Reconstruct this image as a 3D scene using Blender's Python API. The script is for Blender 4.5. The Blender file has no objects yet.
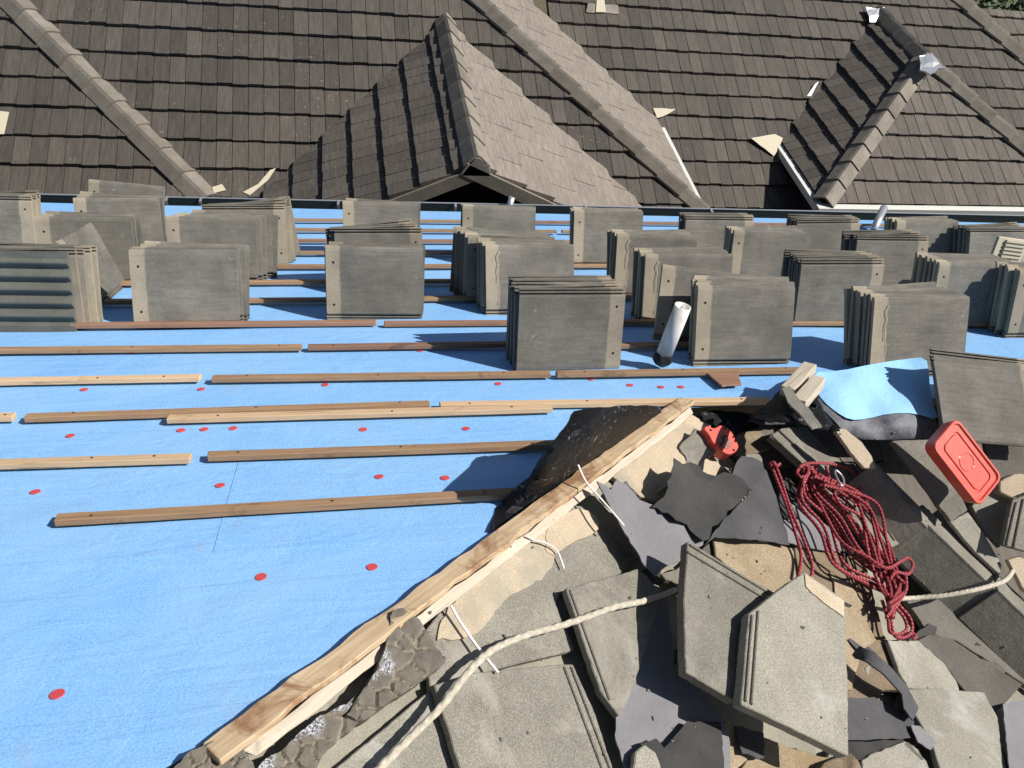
import bpy, bmesh, math, random
from mathutils import Vector, Matrix, noise
from mathutils.geometry import delaunay_2d_cdt
random.seed(7)
PI = math.pi
SC = bpy.context.scene
COL = SC.collection
V = Vector
R = math.radians

# ------------------------------------------------------------------ camera
F, CX, CY = 788.0, 512.0, 384.0
ZC = 8.3                                   # eye height over the ground
EYE = V((0, 0, ZC))
b_ = V((0.97957144, -0.03199732, 0.19853454))
n_ = V((0.04869945, -0.92012786, -0.3885783))
d_ = n_.cross(b_) * -1
if d_.z < 0: d_ = -d_
S26 = R(26); SN, CS = math.sin(S26), math.cos(S26)
Yc = d_ * CS + n_ * SN
Zc = d_ * -SN + n_ * CS
def cam2w(v): return V((b_.dot(v), Yc.dot(v), Zc.dot(v)))
cam_right, cam_up, cam_back = cam2w(V((1, 0, 0))), cam2w(V((0, -1, 0))), cam2w(V((0, 0, -1)))
cd = bpy.data.cameras.new('camera'); cam = bpy.data.objects.new('camera', cd); COL.objects.link(cam)
cd.sensor_width = 36; cd.lens = 36 * F / 1024; cd.clip_start = 0.05; cd.clip_end = 3000
cam.matrix_world = Matrix(((cam_right.x, cam_up.x, cam_back.x, 0), (cam_right.y, cam_up.y, cam_back.y, 0),
                           (cam_right.z, cam_up.z, cam_back.z, ZC), (0, 0, 0, 1)))
SC.camera = cam
def ray(p): return cam2w(V((p[0] - CX, p[1] - CY, F))).normalized()
def hit(p, pl, lift=0.0):
    P, N = pl
    v = ray(p)
    return EYE + v * ((P + N * lift - EYE).dot(N) / v.dot(N))
def proj(P):
    d = P - EYE
    x, y, z = d.dot(cam_right), -d.dot(cam_up), -d.dot(cam_back)
    return (CX + F * x / z, CY + F * y / z)

# ------------------------------------------------------------------ planes of the place
NB = V((0, SN, CS))                        # our blue slope, falling away from the eye
BLUE = (EYE - NB * 1.21, NB)
NF, NL, NR = V((0, -SN, CS)), V((-SN, 0, CS)), V((SN, 0, CS))
UP_N = V((0.371053661, 0, 0.928611419)).normalized()
HIPA = hit((200, 750), BLUE); HIPB = hit((690, 400), BLUE)
P2 = (HIPA, UP_N)                          # hip slope in the foreground
APEX = hit((790, 406), BLUE)
P3 = (APEX, NF)                            # back of the small ridge at the right
PLN = {'0': BLUE, '2': P2, '3': P3}

# ------------------------------------------------------------------ materials
def mat(name, col, rough=0.85, **k):
    m = bpy.data.materials.new(name); m.use_nodes = True
    nt = m.node_tree; bs = nt.nodes['Principled BSDF']
    bs.inputs['Base Color'].default_value = (*col, 1); bs.inputs['Roughness'].default_value = rough
    bs.inputs['Specular IOR Level'].default_value = k.get('spec', 0.3)
    bs.inputs['Metallic'].default_value = k.get('metal', 0)
    m['bs'] = 1
    return m, nt, bs
def N(nt, t, **k):
    n = nt.nodes.new(t)
    for a, v in k.items():
        if a.startswith('i_'):
            key = a[2:].replace('_', ' ')
            n.inputs[int(key) if key.isdigit() else key].default_value = v
        else: setattr(n, a, v)
    return n
def L(nt, a, b): nt.links.new(a, b)
def ramp(nt, src, stops):
    r = nt.nodes.new('ShaderNodeValToRGB'); e = r.color_ramp.elements
    while len(e) < len(stops): e.new(0.5)
    for i, (p, c) in enumerate(stops):
        e[i].position = p; e[i].color = (*c, 1) if len(c) == 3 else c
    L(nt, src, r.inputs[0]); return r.outputs[0]
def mix(nt, fac, a, b, mode='MIX'):
    n = nt.nodes.new('ShaderNodeMix'); n.data_type = 'RGBA'; n.blend_type = mode
    for s, v in ((n.inputs[0], fac), (n.inputs[6], a), (n.inputs[7], b)):
        if hasattr(v, 'is_output'): L(nt, v, s)
        elif isinstance(v, (int, float)): s.default_value = v
        else: s.default_value = (*v, 1)
    return n.outputs[2]
def math_(nt, op, a, b=0.0, clamp=False):
    n = nt.nodes.new('ShaderNodeMath'); n.operation = op; n.use_clamp = clamp
    for s, v in zip(n.inputs, (a, b)):
        if hasattr(v, 'is_output'): L(nt, v, s)
        else: s.default_value = v
    return n.outputs[0]
def coords(nt, rnd=True):
    """object coordinates, shifted per object so that copies do not repeat"""
    tc = nt.nodes.new('ShaderNodeTexCoord')
    if not rnd: return tc.outputs['Object']
    oi = nt.nodes.new('ShaderNodeObjectInfo')
    sc = N(nt, 'ShaderNodeVectorMath', operation='SCALE'); sc.inputs[0].default_value = (37, 51, 23)
    L(nt, oi.outputs['Random'], sc.inputs['Scale'])
    ad = N(nt, 'ShaderNodeVectorMath', operation='ADD'); L(nt, tc.outputs['Object'], ad.inputs[0]); L(nt, sc.outputs[0], ad.inputs[1])
    return ad.outputs[0]
def noise_(nt, co, scale, detail=4, rough=0.6, dist=0):
    n = N(nt, 'ShaderNodeTexNoise', i_Scale=scale, i_Detail=detail, i_Roughness=rough, i_Distortion=dist)
    L(nt, co, n.inputs['Vector']); return n.outputs[0]
def bump(nt, bs, h, strength, dist=0.003):
    b = N(nt, 'ShaderNodeBump', i_Strength=strength, i_Distance=dist)
    L(nt, h, b.inputs['Height']); L(nt, b.outputs[0], bs.inputs['Normal'])

def concrete(name, c0, c1, grain=0.35, stain=None, vary=0.25, gscale=420, bmp=0.5):
    """sand faced concrete: mottled, grainy, tone differs per object"""
    m, nt, bs = mat(name, c0, 0.92, spec=0.2)
    co = coords(nt)
    c = mix(nt, ramp(nt, noise_(nt, co, 5, 6, 0.65), [(0.3, (0, 0, 0)), (0.7, (1, 1, 1))]), c0, c1)
    g = noise_(nt, co, gscale, 2, 0.7)
    c = mix(nt, grain, c, ramp(nt, g, [(0.33, (0.06, 0.06, 0.055)), (0.5, (0.5, 0.5, 0.5)), (0.68, (1, 1, 0.95))]), 'OVERLAY')
    if stain:
        s = noise_(nt, co, 3.1, 8, 0.7, 0.6)
        c = mix(nt, ramp(nt, s, [(0.52, (0, 0, 0)), (0.66, (0.8, 0.8, 0.8))]), c, stain)
    oi = nt.nodes.new('ShaderNodeObjectInfo')
    hv = N(nt, 'ShaderNodeHueSaturation'); L(nt, c, hv.inputs['Color'])
    L(nt, math_(nt, 'ADD', math_(nt, 'MULTIPLY', oi.outputs['Random'], vary), 1 - vary / 2), hv.inputs['Value'])
    L(nt, hv.outputs[0], bs.inputs['Base Color'])
    bump(nt, bs, math_(nt, 'ADD', g, math_(nt, 'MULTIPLY', noise_(nt, co, 40, 4), 1.5)), bmp, 0.002)
    return m
M = {}
# stacked tile: weathered face, cleaner head lap strip at one end, scratches
def tile_mat(name, head_col, crack=False):
    m, nt, bs = mat(name, (0.17, 0.165, 0.14), 0.92, spec=0.2)
    tc = nt.nodes.new('ShaderNodeTexCoord'); co = coords(nt)
    c = mix(nt, ramp(nt, noise_(nt, co, 6, 6, 0.65), [(0.3, (0, 0, 0)), (0.7, (1, 1, 1))]), (0.120, 0.112, 0.099), (0.212, 0.198, 0.174))
    # streaks along the tile
    mp = N(nt, 'ShaderNodeMapping'); mp.inputs['Scale'].default_value = (4, 40, 40); L(nt, co, mp.inputs['Vector'])
    st = noise_(nt, mp.outputs[0], 2.0, 5, 0.7)
    c = mix(nt, 0.35, c, ramp(nt, st, [(0.3, (0.25, 0.25, 0.25)), (0.7, (0.75, 0.75, 0.72))]), 'OVERLAY')
    sx = N(nt, 'ShaderNodeSeparateXYZ'); L(nt, tc.outputs['Object'], sx.inputs[0])
    ed = math_(nt, 'ADD', sx.outputs['X'], math_(nt, 'MULTIPLY', math_(nt, 'SUBTRACT', noise_(nt, co, 14, 5), 0.5), 0.018))
    headmask = ramp(nt, math_(nt, 'ADD', math_(nt, 'MULTIPLY', ed, -4), -0.145), [(0.475, (0, 0, 0)), (0.51, (1, 1, 1))])  # pale for x < about -0.15
    c = mix(nt, math_(nt, 'MULTIPLY', headmask, 0.85), c, mix(nt, noise_(nt, co, 11, 5), [v * 0.8 for v in head_col], head_col))
    pt = noise_(nt, co, 2.2, 4, 0.6)
    c = mix(nt, ramp(nt, pt, [(0.45, (0, 0, 0)), (0.7, (.6, .6, .6))]), c, (0.10, 0.098, 0.085), 'MIX')
    sc = noise_(nt, co, 9, 9, 0.75, 1.2)
    c = mix(nt, ramp(nt, sc, [(0.63, (0, 0, 0)), (0.70, (0.55, 0.55, 0.55))]), c, (0.40, 0.39, 0.35))
    g = noise_(nt, co, 420, 2, 0.7)
    c = mix(nt, 0.28, c, ramp(nt, g, [(0.33, (0.08, 0.08, 0.07)), (0.5, (0.5, 0.5, 0.5)), (0.68, (0.95, 0.95, 0.9))]), 'OVERLAY')
    oi = nt.nodes.new('ShaderNodeObjectInfo'); hv = N(nt, 'ShaderNodeHueSaturation'); L(nt, c, hv.inputs['Color'])
    L(nt, math_(nt, 'ADD', math_(nt, 'MULTIPLY', oi.outputs['Random'], 0.35), 0.82), hv.inputs['Value'])
    L(nt, hv.outputs[0], bs.inputs['Base Color'])
    bump(nt, bs, math_(nt, 'ADD', g, math_(nt, 'MULTIPLY', noise_(nt, co, 45, 4), 1.3)), 0.45, 0.002)
    return m
M['tile'] = tile_mat('weathered_tile', (0.40, 0.345, 0.26))
M['tile_under'] = concrete('tile_underside', (0.085, 0.09, 0.08), (0.14, 0.145, 0.125), 0.25, None, 0.1)
M['hole'] = mat('nail_hole_dark', (0.012, 0.011, 0.01), 1.0)[0]
M['mortar'] = concrete('mortar', (0.30, 0.27, 0.21), (0.40, 0.36, 0.29))
M['slab'] = concrete('grey_tile', (0.15, 0.14, 0.118), (0.24, 0.225, 0.19), 0.42, (0.33, 0.31, 0.26), 0.2, 300, 0.8)
M['slab_pale'] = concrete('pale_tile', (0.215, 0.203, 0.17), (0.31, 0.292, 0.248), 0.38, (0.42, 0.41, 0.375), 0.15, 300, 0.8)
M['slab_dark'] = concrete('dark_tile', (0.085, 0.08, 0.07), (0.145, 0.135, 0.117), 0.4, None, 0.2, 330, 0.6)
M['tan'] = concrete('tan_back', (0.24, 0.185, 0.12), (0.36, 0.29, 0.20), 0.3, (0.22, 0.16, 0.09), 0.1, 200, 0.5)
M['beige'] = concrete('mortar_skim', (0.37, 0.30, 0.215), (0.47, 0.395, 0.295), 0.2, (0.27, 0.25, 0.2), 0.1, 240, 0.35)
M['brown'] = concrete('brown_tile', (0.13, 0.10, 0.07), (0.215, 0.165, 0.11), 0.35, (0.29, 0.24, 0.165), 0.1, 260, 0.6)
M['bed'] = concrete('old_bed', (0.19, 0.178, 0.145), (0.30, 0.28, 0.225), 0.22, (0.36, 0.35, 0.28), 0.05, 330, 0.5)
M['bit_light'] = concrete('bitumen_faded', (0.16, 0.155, 0.165), (0.215, 0.21, 0.22), 0.3, None, 0.05, 600, 0.4)
M['bit_mid'] = concrete('bitumen_grey', (0.06, 0.059, 0.063), (0.10, 0.098, 0.104), 0.4, None, 0.1, 600, 0.5)
M['bit_dark'] = concrete('bitumen_black', (0.028, 0.028, 0.028), (0.06, 0.058, 0.056), 0.4, None, 0.1, 600, 0.5)
M['inner'] = mat('gable_shade_dark', (0.03, 0.026, 0.022), 1)[0]  # gable wall: the shade under its overhang is put into the colour

def membrane_mat():
    m, nt, bs = mat('black_membrane', (0.02, 0.021, 0.024), 0.5, spec=0.16)
    co = coords(nt)
    w = noise_(nt, co, 9, 8, 0.75, 2.5)
    g = noise_(nt, co, 60, 4, 0.8)
    k = math_(nt, 'MULTIPLY', ramp(nt, w, [(0.56, (0, 0, 0)), (0.66, (1, 1, 1))]), ramp(nt, g, [(0.48, (0, 0, 0)), (0.6, (1, 1, 1))]))
    L(nt, mix(nt, k, mix(nt, noise_(nt, co, 4, 4), (0.005, 0.006, 0.008), (0.012, 0.0125, 0.015)), (0.30, 0.29, 0.27)), bs.inputs['Base Color'])
    bump(nt, bs, math_(nt, 'ADD', w, math_(nt, 'MULTIPLY', g, .4)), 0.5, 0.006)
    return m
M['membrane'] = membrane_mat()

def blue_mat(name, deep, light):
    m, nt, bs = mat(name, deep, 0.6, spec=0.3)
    co = coords(nt, False)
    g = noise_(nt, co, 190, 3, 0.75)
    c = mix(nt, ramp(nt, g, [(0.36, (0, 0, 0)), (0.66, (1, 1, 1))]), deep, light)
    big = noise_(nt, co, 1.3, 6, 0.65, 0.5)
    c = mix(nt, ramp(nt, big, [(0.38, (0.0, 0.0, 0.0)), (0.7, (0.5, 0.5, 0.5))]), c, (0.33, 0.55, 0.78))
    dirt = noise_(nt, co, 3.3, 9, 0.78, 1.0)
    c = mix(nt, ramp(nt, dirt, [(0.56, (0, 0, 0)), (0.78, (0.5, 0.5, 0.5))]), c, (0.36, 0.37, 0.37))
    mp = N(nt, 'ShaderNodeMapping'); mp.inputs['Rotation'].default_value = (0, 0, .5); mp.inputs['Scale'].default_value = (2, 26, 1); L(nt, co, mp.inputs['Vector'])
    sc = noise_(nt, mp.outputs[0], 1.4, 7, 0.8, 0.3)        # drag marks
    c = mix(nt, math_(nt, 'MULTIPLY', ramp(nt, sc, [(0.62, (0, 0, 0)), (0.7, (.12, .12, .12))]), ramp(nt, big, [(0.5, (0, 0, 0)), (0.62, (1, 1, 1))])), c, (0.45, 0.56, 0.68))
    sx = N(nt, 'ShaderNodeSeparateXYZ'); L(nt, co, sx.inputs[0])
    for py, wd in ((594, .0011), (717, .0011), (433, .0014), (366, .0014)):       # ink lines printed along the roll
        v = (hit((150, py), BLUE) - (EYE - NB * 1.21)).dot(V((0, CS, -SN)))
        d = math_(nt, 'ABSOLUTE', math_(nt, 'SUBTRACT', sx.outputs['Y'], v))
        c = mix(nt, math_(nt, 'MULTIPLY', math_(nt, 'LESS_THAN', d, wd), math_(nt, 'MULTIPLY', big, .5)), c, (0.12, 0.17, 0.25))
    L(nt, c, bs.inputs['Base Color'])
    fold = noise_(nt, co, 4, 6, 0.55, 1.2)
    mp2 = N(nt, 'ShaderNodeMapping'); mp2.inputs['Rotation'].default_value = (0, 0, -.35); mp2.inputs['Scale'].default_value = (1, 5, 1); L(nt, co, mp2.inputs['Vector'])
    wr = noise_(nt, mp2.outputs[0], 2.2, 3, 0.5, 1.5)
    h = math_(nt, 'ADD', math_(nt, 'ADD', math_(nt, 'MULTIPLY', g, 0.12), math_(nt, 'MULTIPLY', fold, .8)), math_(nt, 'MULTIPLY', wr, .55))
    bump(nt, bs, h, 0.55, 0.014)
    return m
M['blue'] = blue_mat('blue_underlay', (0.165, 0.375, 0.72), (0.26, 0.515, 0.84))
M['blue_flap'] = blue_mat('blue_underlay_flap', (0.24, 0.49, 0.78), (0.32, 0.60, 0.86))
m, nt, bs = mat('flap_underside', (0.07, 0.075, 0.09), 0.5)
co = coords(nt); g = noise_(nt, co, 260, 3, 0.8); w = noise_(nt, co, 12, 6, 0.7)
L(nt, mix(nt, ramp(nt, math_(nt, 'ADD', math_(nt, 'MULTIPLY', g, .6), math_(nt, 'MULTIPLY', w, .5)), [(0.45, (0, 0, 0)), (0.75, (1, 1, 1))]), (0.03, 0.032, 0.042), (0.22, 0.23, 0.26)), bs.inputs['Base Color']); bump(nt, bs, g, .4)
M['flap_under'] = m

def wood(name, a, b, dark, knots=0.68, scale=(3, 60, 60)):
    m, nt, bs = mat(name, a, 0.75, spec=0.25)
    co = coords(nt)
    mp = N(nt, 'ShaderNodeMapping'); mp.inputs['Scale'].default_value = scale; L(nt, co, mp.inputs['Vector'])
    g = noise_(nt, mp.outputs[0], 1.5, 6, 0.7, 0.4)
    c = mix(nt, ramp(nt, g, [(0.3, (0, 0, 0)), (0.7, (1, 1, 1))]), a, b)
    mpc = N(nt, 'ShaderNodeMapping'); mpc.inputs['Scale'].default_value = (1.6, 70, 70); L(nt, co, mpc.inputs['Vector'])
    cr = noise_(nt, mpc.outputs[0], 1.2, 3, 0.6, 0.2)
    c = mix(nt, ramp(nt, cr, [(0.3, (.85, .85, .85)), (0.345, (0, 0, 0))]), c, [v * .3 for v in dark])
    k = noise_(nt, co, 7, 5, 0.7, 0.8)
    c = mix(nt, ramp(nt, k, [(knots - 0.08, (0, 0, 0)), (knots + 0.06, (0.85, 0.85, 0.85))]), c, dark)
    oi = nt.nodes.new('ShaderNodeObjectInfo'); hv = N(nt, 'ShaderNodeHueSaturation'); L(nt, c, hv.inputs['Color'])
    L(nt, math_(nt, 'ADD', math_(nt, 'MULTIPLY', oi.outputs['Random'], 0.3), 0.85), hv.inputs['Value'])
    L(nt, hv.outputs[0], bs.inputs['Base Color']); bump(nt, bs, g, 0.4, 0.002)
    return m
M['pine'] = wood('pale_pine', (0.46, 0.31, 0.185), (0.60, 0.44, 0.28), (0.25, 0.16, 0.09))
M['fir'] = wood('weathered_brown_wood', (0.235, 0.14, 0.08), (0.38, 0.245, 0.145), (0.12, 0.07, 0.04), 0.66)
M['redwood'] = wood('dull_red_wood', (0.20, 0.11, 0.075), (0.31, 0.18, 0.12), (0.1, 0.06, 0.045), 0.66)
M['hipwood'] = wood('rough_hip_timber', (0.46, 0.31, 0.17), (0.68, 0.54, 0.37), (0.25, 0.12, 0.055), 0.58, (3, 45, 45))
M['greywood'] = wood('greyed_wood', (0.42, 0.36, 0.28), (0.60, 0.53, 0.43), (0.2, 0.16, 0.12), 0.7, (3, 40, 40))

# neighbouring roof tiles: tone attribute per tile, lichen dots
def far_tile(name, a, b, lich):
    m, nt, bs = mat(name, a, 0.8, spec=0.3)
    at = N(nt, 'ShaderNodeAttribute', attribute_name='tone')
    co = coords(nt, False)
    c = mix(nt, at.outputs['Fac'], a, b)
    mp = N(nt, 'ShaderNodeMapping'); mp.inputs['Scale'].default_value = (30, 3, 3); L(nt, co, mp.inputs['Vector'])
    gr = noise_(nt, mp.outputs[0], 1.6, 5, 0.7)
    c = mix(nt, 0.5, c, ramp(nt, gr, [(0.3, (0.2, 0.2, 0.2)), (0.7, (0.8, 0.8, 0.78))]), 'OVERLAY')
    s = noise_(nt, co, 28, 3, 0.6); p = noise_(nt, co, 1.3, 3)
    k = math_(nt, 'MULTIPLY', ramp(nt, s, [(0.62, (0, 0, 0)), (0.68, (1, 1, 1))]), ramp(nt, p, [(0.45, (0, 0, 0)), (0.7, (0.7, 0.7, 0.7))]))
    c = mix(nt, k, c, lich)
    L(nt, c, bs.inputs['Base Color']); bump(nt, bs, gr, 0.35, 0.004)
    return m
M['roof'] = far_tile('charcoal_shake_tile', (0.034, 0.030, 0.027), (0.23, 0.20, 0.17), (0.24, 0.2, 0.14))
M['cap'] = concrete('ridge_cap', (0.15, 0.134, 0.112), (0.24, 0.214, 0.18), 0.3, None, 0.3, 200, 0.5)
M['gutter'] = mat('dark_green_gutter', (0.035, 0.05, 0.055), 0.4, spec=0.5)[0]
M['white'] = mat('white_painted_metal', (0.62, 0.62, 0.58), 0.45, spec=0.5)[0]
M['zinc'] = mat('zinc_flashing', (0.55, 0.56, 0.58), 0.38, metal=0.7)[0]
M['cream'] = mat('cream_plastic', (0.52, 0.47, 0.35), 0.5)[0]
M['plastic'] = mat('clear_white_plastic', (0.56, 0.545, 0.53), 0.4, spec=0.5)[0]
M['brick'] = concrete('brown_brick', (0.10, 0.07, 0.05), (0.17, 0.12, 0.09), 0.2)
M['red'] = None
m, nt, bs = mat('red_plastic', (0.60, 0.075, 0.05), 0.42, spec=0.4)
co = coords(nt); k = noise_(nt, co, 30, 6, 0.7)
L(nt, mix(nt, ramp(nt, k, [(0.5, (0, 0, 0)), (0.8, (0.5, 0.5, 0.5))]), (0.58, 0.075, 0.05), (0.66, 0.22, 0.17)), bs.inputs['Base Color'])
M['red'] = m
M['redcap'] = mat('red_cap', (0.55, 0.07, 0.08), 0.5)[0]
M['black'] = mat('black_plastic', (0.015, 0.015, 0.016), 0.5)[0]
M['steel'] = mat('steel', (0.6, 0.6, 0.62), 0.35, metal=0.9)[0]
def rope_mat(name, a, b, freq, duty, third=None):
    m, nt, bs = mat(name, a, 0.9)
    uv = N(nt, 'ShaderNodeUVMap'); sx = N(nt, 'ShaderNodeSeparateXYZ'); L(nt, uv.outputs[0], sx.inputs[0])
    ph = math_(nt, 'FRACT', math_(nt, 'ADD', math_(nt, 'MULTIPLY', sx.outputs['X'], freq), sx.outputs['Y']))
    ph2 = math_(nt, 'FRACT', math_(nt, 'SUBTRACT', math_(nt, 'MULTIPLY', sx.outputs['X'], freq), math_(nt, 'MULTIPLY', sx.outputs['Y'], 2)))
    k = math_(nt, 'MULTIPLY', math_(nt, 'LESS_THAN', ph, duty), math_(nt, 'LESS_THAN', ph2, 0.6))
    co = coords(nt, False)
    c = mix(nt, k, a, b)
    c = mix(nt, math_(nt, 'MULTIPLY', noise_(nt, co, 90, 4), .6), c, [v * 0.45 for v in a])
    L(nt, c, bs.inputs['Base Color'])
    bump(nt, bs, ph2, 0.5, 0.002)
    return m
M['redrope'] = rope_mat('red_braid', (0.29, 0.03, 0.042), (0.46, 0.22, 0.22), 62, 0.36)
M['whiterope'] = rope_mat('white_braid', (0.52, 0.47, 0.375), (0.63, 0.585, 0.49), 25, 0.5)
# cobbled mortar with foil bits
def stone_mat():
    m, nt, bs = mat('mortar_stones', (0.2, 0.17, 0.13), 0.85, spec=.25)
    co = coords(nt)
    at = N(nt, 'ShaderNodeAttribute', attribute_name='gap')
    c = mix(nt, ramp(nt, noise_(nt, co, 18, 5, 0.7), [(0.3, (0, 0, 0)), (0.7, (1, 1, 1))]), (0.095, 0.085, 0.07), (0.18, 0.158, 0.125))
    at2 = N(nt, 'ShaderNodeAttribute', attribute_name='foil')
    c = mix(nt, math_(nt, 'MULTIPLY', at.outputs['Fac'], .8), c, (0.32, 0.28, 0.21))
    sp = noise_(nt, co, 210, 3, 0.8)
    spm = ramp(nt, sp, [(0.47, (0, 0, 0)), (0.53, (1, 1, 1))])
    foil = mix(nt, spm, (0.07, 0.07, 0.07), (0.6, 0.6, 0.63))
    c = mix(nt, at2.outputs['Fac'], c, foil)
    L(nt, c, bs.inputs['Base Color'])
    L(nt, math_(nt, 'MULTIPLY', at2.outputs['Fac'], math_(nt, 'MULTIPLY', spm, .6)), bs.inputs['Metallic'])
    bump(nt, bs, math_(nt, 'ADD', noise_(nt, co, 60, 5), math_(nt, 'MULTIPLY', sp, .5)), 0.7, 0.004)
    return m
M['stones'] = stone_mat()
m, nt, bs = mat('leaves', (0.06, 0.09, 0.03), 0.7); 
oi = N(nt, 'ShaderNodeAttribute', attribute_name='tone'); L(nt, mix(nt, oi.outputs['Fac'], (0.03, 0.045, 0.018), (0.09, 0.12, 0.045)), bs.inputs['Base Color']); M['leaf'] = m
M['bark'] = concrete('bark', (0.08, 0.06, 0.045), (0.14, 0.11, 0.085))
m, nt, bs = mat('ground_soil', (0.1, 0.09, 0.06), 1); co = coords(nt, False)
L(nt, mix(nt, noise_(nt, co, 0.8, 8, 0.7), (0.05, 0.06, 0.03), (0.16, 0.13, 0.09)), bs.inputs['Base Color']); M['ground'] = m

# ------------------------------------------------------------------ object helpers
def tag(o, label=None, cat=None, group=None, kind=None):
    if label:
        nw = len(label.split())
        if not 4 <= nw <= 16: print('LABEL LENGTH', nw, label)
        o['label'] = label
    if cat: o['category'] = cat
    if group: o['group'] = group
    if kind: o['kind'] = kind
    return o
def link(name, bm, mats, parent=None, smooth=False, mw=None):
    me = bpy.data.meshes.new(name); bm.normal_update(); bm.to_mesh(me); bm.free()
    for x in (mats if isinstance(mats, (list, tuple)) else [mats]): me.materials.append(x)
    if smooth:
        for p in me.polygons: p.use_smooth = True
        me.set_sharp_from_angle(angle=R(38))
    o = bpy.data.objects.new(name, me); COL.objects.link(o)
    if mw is not None: o.matrix_world = mw
    if parent: o.parent = parent
    return o
def recentre(o):
    """put the origin of a world-space mesh at its middle"""
    me = o.data; n = len(me.vertices)
    c = sum((v.co for v in me.vertices), V()) / max(n, 1)
    me.transform(Matrix.Translation(-c)); o.location = c
    return o
def empty(name, loc, label=None, cat=None, group=None):
    o = bpy.data.objects.new(name, None); COL.objects.link(o); o.location = loc; o.empty_display_size = 0.2
    return tag(o, label, cat, group)
def child(o, parent):
    """parent o to parent keeping its place"""
    o.parent = parent; o.matrix_parent_inverse = Matrix.Translation(-parent.location)
    return o
def add_box(bm, mw, sx, sy, sz, mi=0):
    r = bmesh.ops.create_cube(bm, size=1, matrix=mw @ Matrix.Diagonal((sx, sy, sz, 1)))
    for f in {f for v in r['verts'] for f in v.link_faces}: f.material_index = mi
def frame(o, x, y, z):
    return Matrix(((x.x, y.x, z.x, o.x), (x.y, y.y, z.y, o.y), (x.z, y.z, z.z, o.z), (0, 0, 0, 1)))
def bevel(o, w, seg=1, ang=40):
    b = o.modifiers.new('bevel', 'BEVEL'); b.width = w; b.segments = seg; b.limit_method = 'ANGLE'; b.angle_limit = R(ang)
    return o
def inside(p, poly):
    c = False; n = len(poly); j = n - 1
    for i in range(n):
        a, b = poly[i], poly[j]
        if (a[1] > p[1]) != (b[1] > p[1]) and p[0] < (b[0] - a[0]) * (p[1] - a[1]) / (b[1] - a[1]) + a[0]: c = not c
        j = i
    return c
def sheet_bm(poly, pl, lift=0.0, thick=0.01, step=14, jag=0.0, seed=0, smoothn=0):
    """outline seen in the photo, laid on a plane of the roof at its height (lift: metres, or a function of the pixel), with real thickness"""
    P, Nn = PLN[pl] if isinstance(pl, str) else pl
    lf = lift if callable(lift) else (lambda x, y: lift)
    rnd = random.Random(seed + 11)
    if smoothn:
        for _ in range(smoothn):
            q = []
            for i, a in enumerate(poly):
                b = poly[(i + 1) % len(poly)]
                q += [(a[0] * .75 + b[0] * .25, a[1] * .75 + b[1] * .25), (a[0] * .25 + b[0] * .75, a[1] * .25 + b[1] * .75)]
            poly = q
    out = []
    for i, a in enumerate(poly):
        b = poly[(i + 1) % len(poly)]
        d = math.hypot(b[0] - a[0], b[1] - a[1]); k = max(1, int(d / (step if not jag else 5)))
        for j in range(k):
            t = j / k; x, y = a[0] + (b[0] - a[0]) * t, a[1] + (b[1] - a[1]) * t
            if jag and j:
                nx, ny = -(b[1] - a[1]) / d, (b[0] - a[0]) / d
                w = jag * (noise.noise(V((x * .09, y * .09, seed))) * 1.6 + rnd.uniform(-.5, .5))
                x += nx * w; y += ny * w
            out.append((x, y))
    pts = [V(p) for p in out]
    n0 = len(pts)
    x0, x1 = min(p[0] for p in out), max(p[0] for p in out); y0, y1 = min(p[1] for p in out), max(p[1] for p in out)
    y = y0 + step * .5
    while y < y1:
        x = x0 + step * .5
        while x < x1:
            q = (x + rnd.uniform(-.2, .2) * step, y + rnd.uniform(-.2, .2) * step)
            if inside(q, out) and min((q[0] - p[0]) ** 2 + (q[1] - p[1]) ** 2 for p in out) > (step * .4) ** 2: pts.append(V(q))
            x += step
        y += step
    vs, es, fs, *_ = delaunay_2d_cdt(pts, [], [list(range(n0))], 1, 1e-4)
    bm = bmesh.new(); top, bot = [], []
    for v in vs:
        h = hit((v.x, v.y), (P, Nn), lf(v.x, v.y))
        top.append(bm.verts.new(h)); bot.append(bm.verts.new(h - Nn * thick))
    edges = {}
    for f in fs:
        f = list(f)
        a = [top[i] for i in f]
        try: ft = bm.faces.new(a)
        except ValueError: continue
        ft.normal_update(); fl = ft.normal.dot(Nn) < 0
        if fl: ft.normal_flip()
        bm.faces.new([bot[i] for i in (f if fl else f[::-1])])
        for i in range(len(f)):
            e = (f[i], f[(i + 1) % len(f)])
            k = tuple(sorted(e)); edges.setdefault(k, []).append(e if not fl else e[::-1])
    for k, l in edges.items():
        if len(l) == 1:
            a, b = l[0]
            bm.faces.new([top[b], top[a], bot[a], bot[b]])
    return bm
def rib(bm, a, b, pl, lift, w, h, inset=0.0):
    """raised interlock rib from pixel a to pixel b"""
    P, Nn = PLN[pl] if isinstance(pl, str) else pl
    A, B = hit(a, (P, Nn), lift), hit(b, (P, Nn), lift)
    x = (B - A).normalized(); y = Nn.cross(x); l = (B - A).length
    o = (A + B) / 2 + y * inset + Nn * (h / 2 - .002)
    add_box(bm, frame(o, x, y, Nn), l, w, h)
def tilted(pl, at, lift, tx, ty):
    """plane through pixel `at`, leaning by tx, ty (world) against its roof plane"""
    P, Nn = PLN[pl]
    return (hit(at, (P, Nn), lift), (Nn + V((tx, ty, 0))).normalized())

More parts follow.
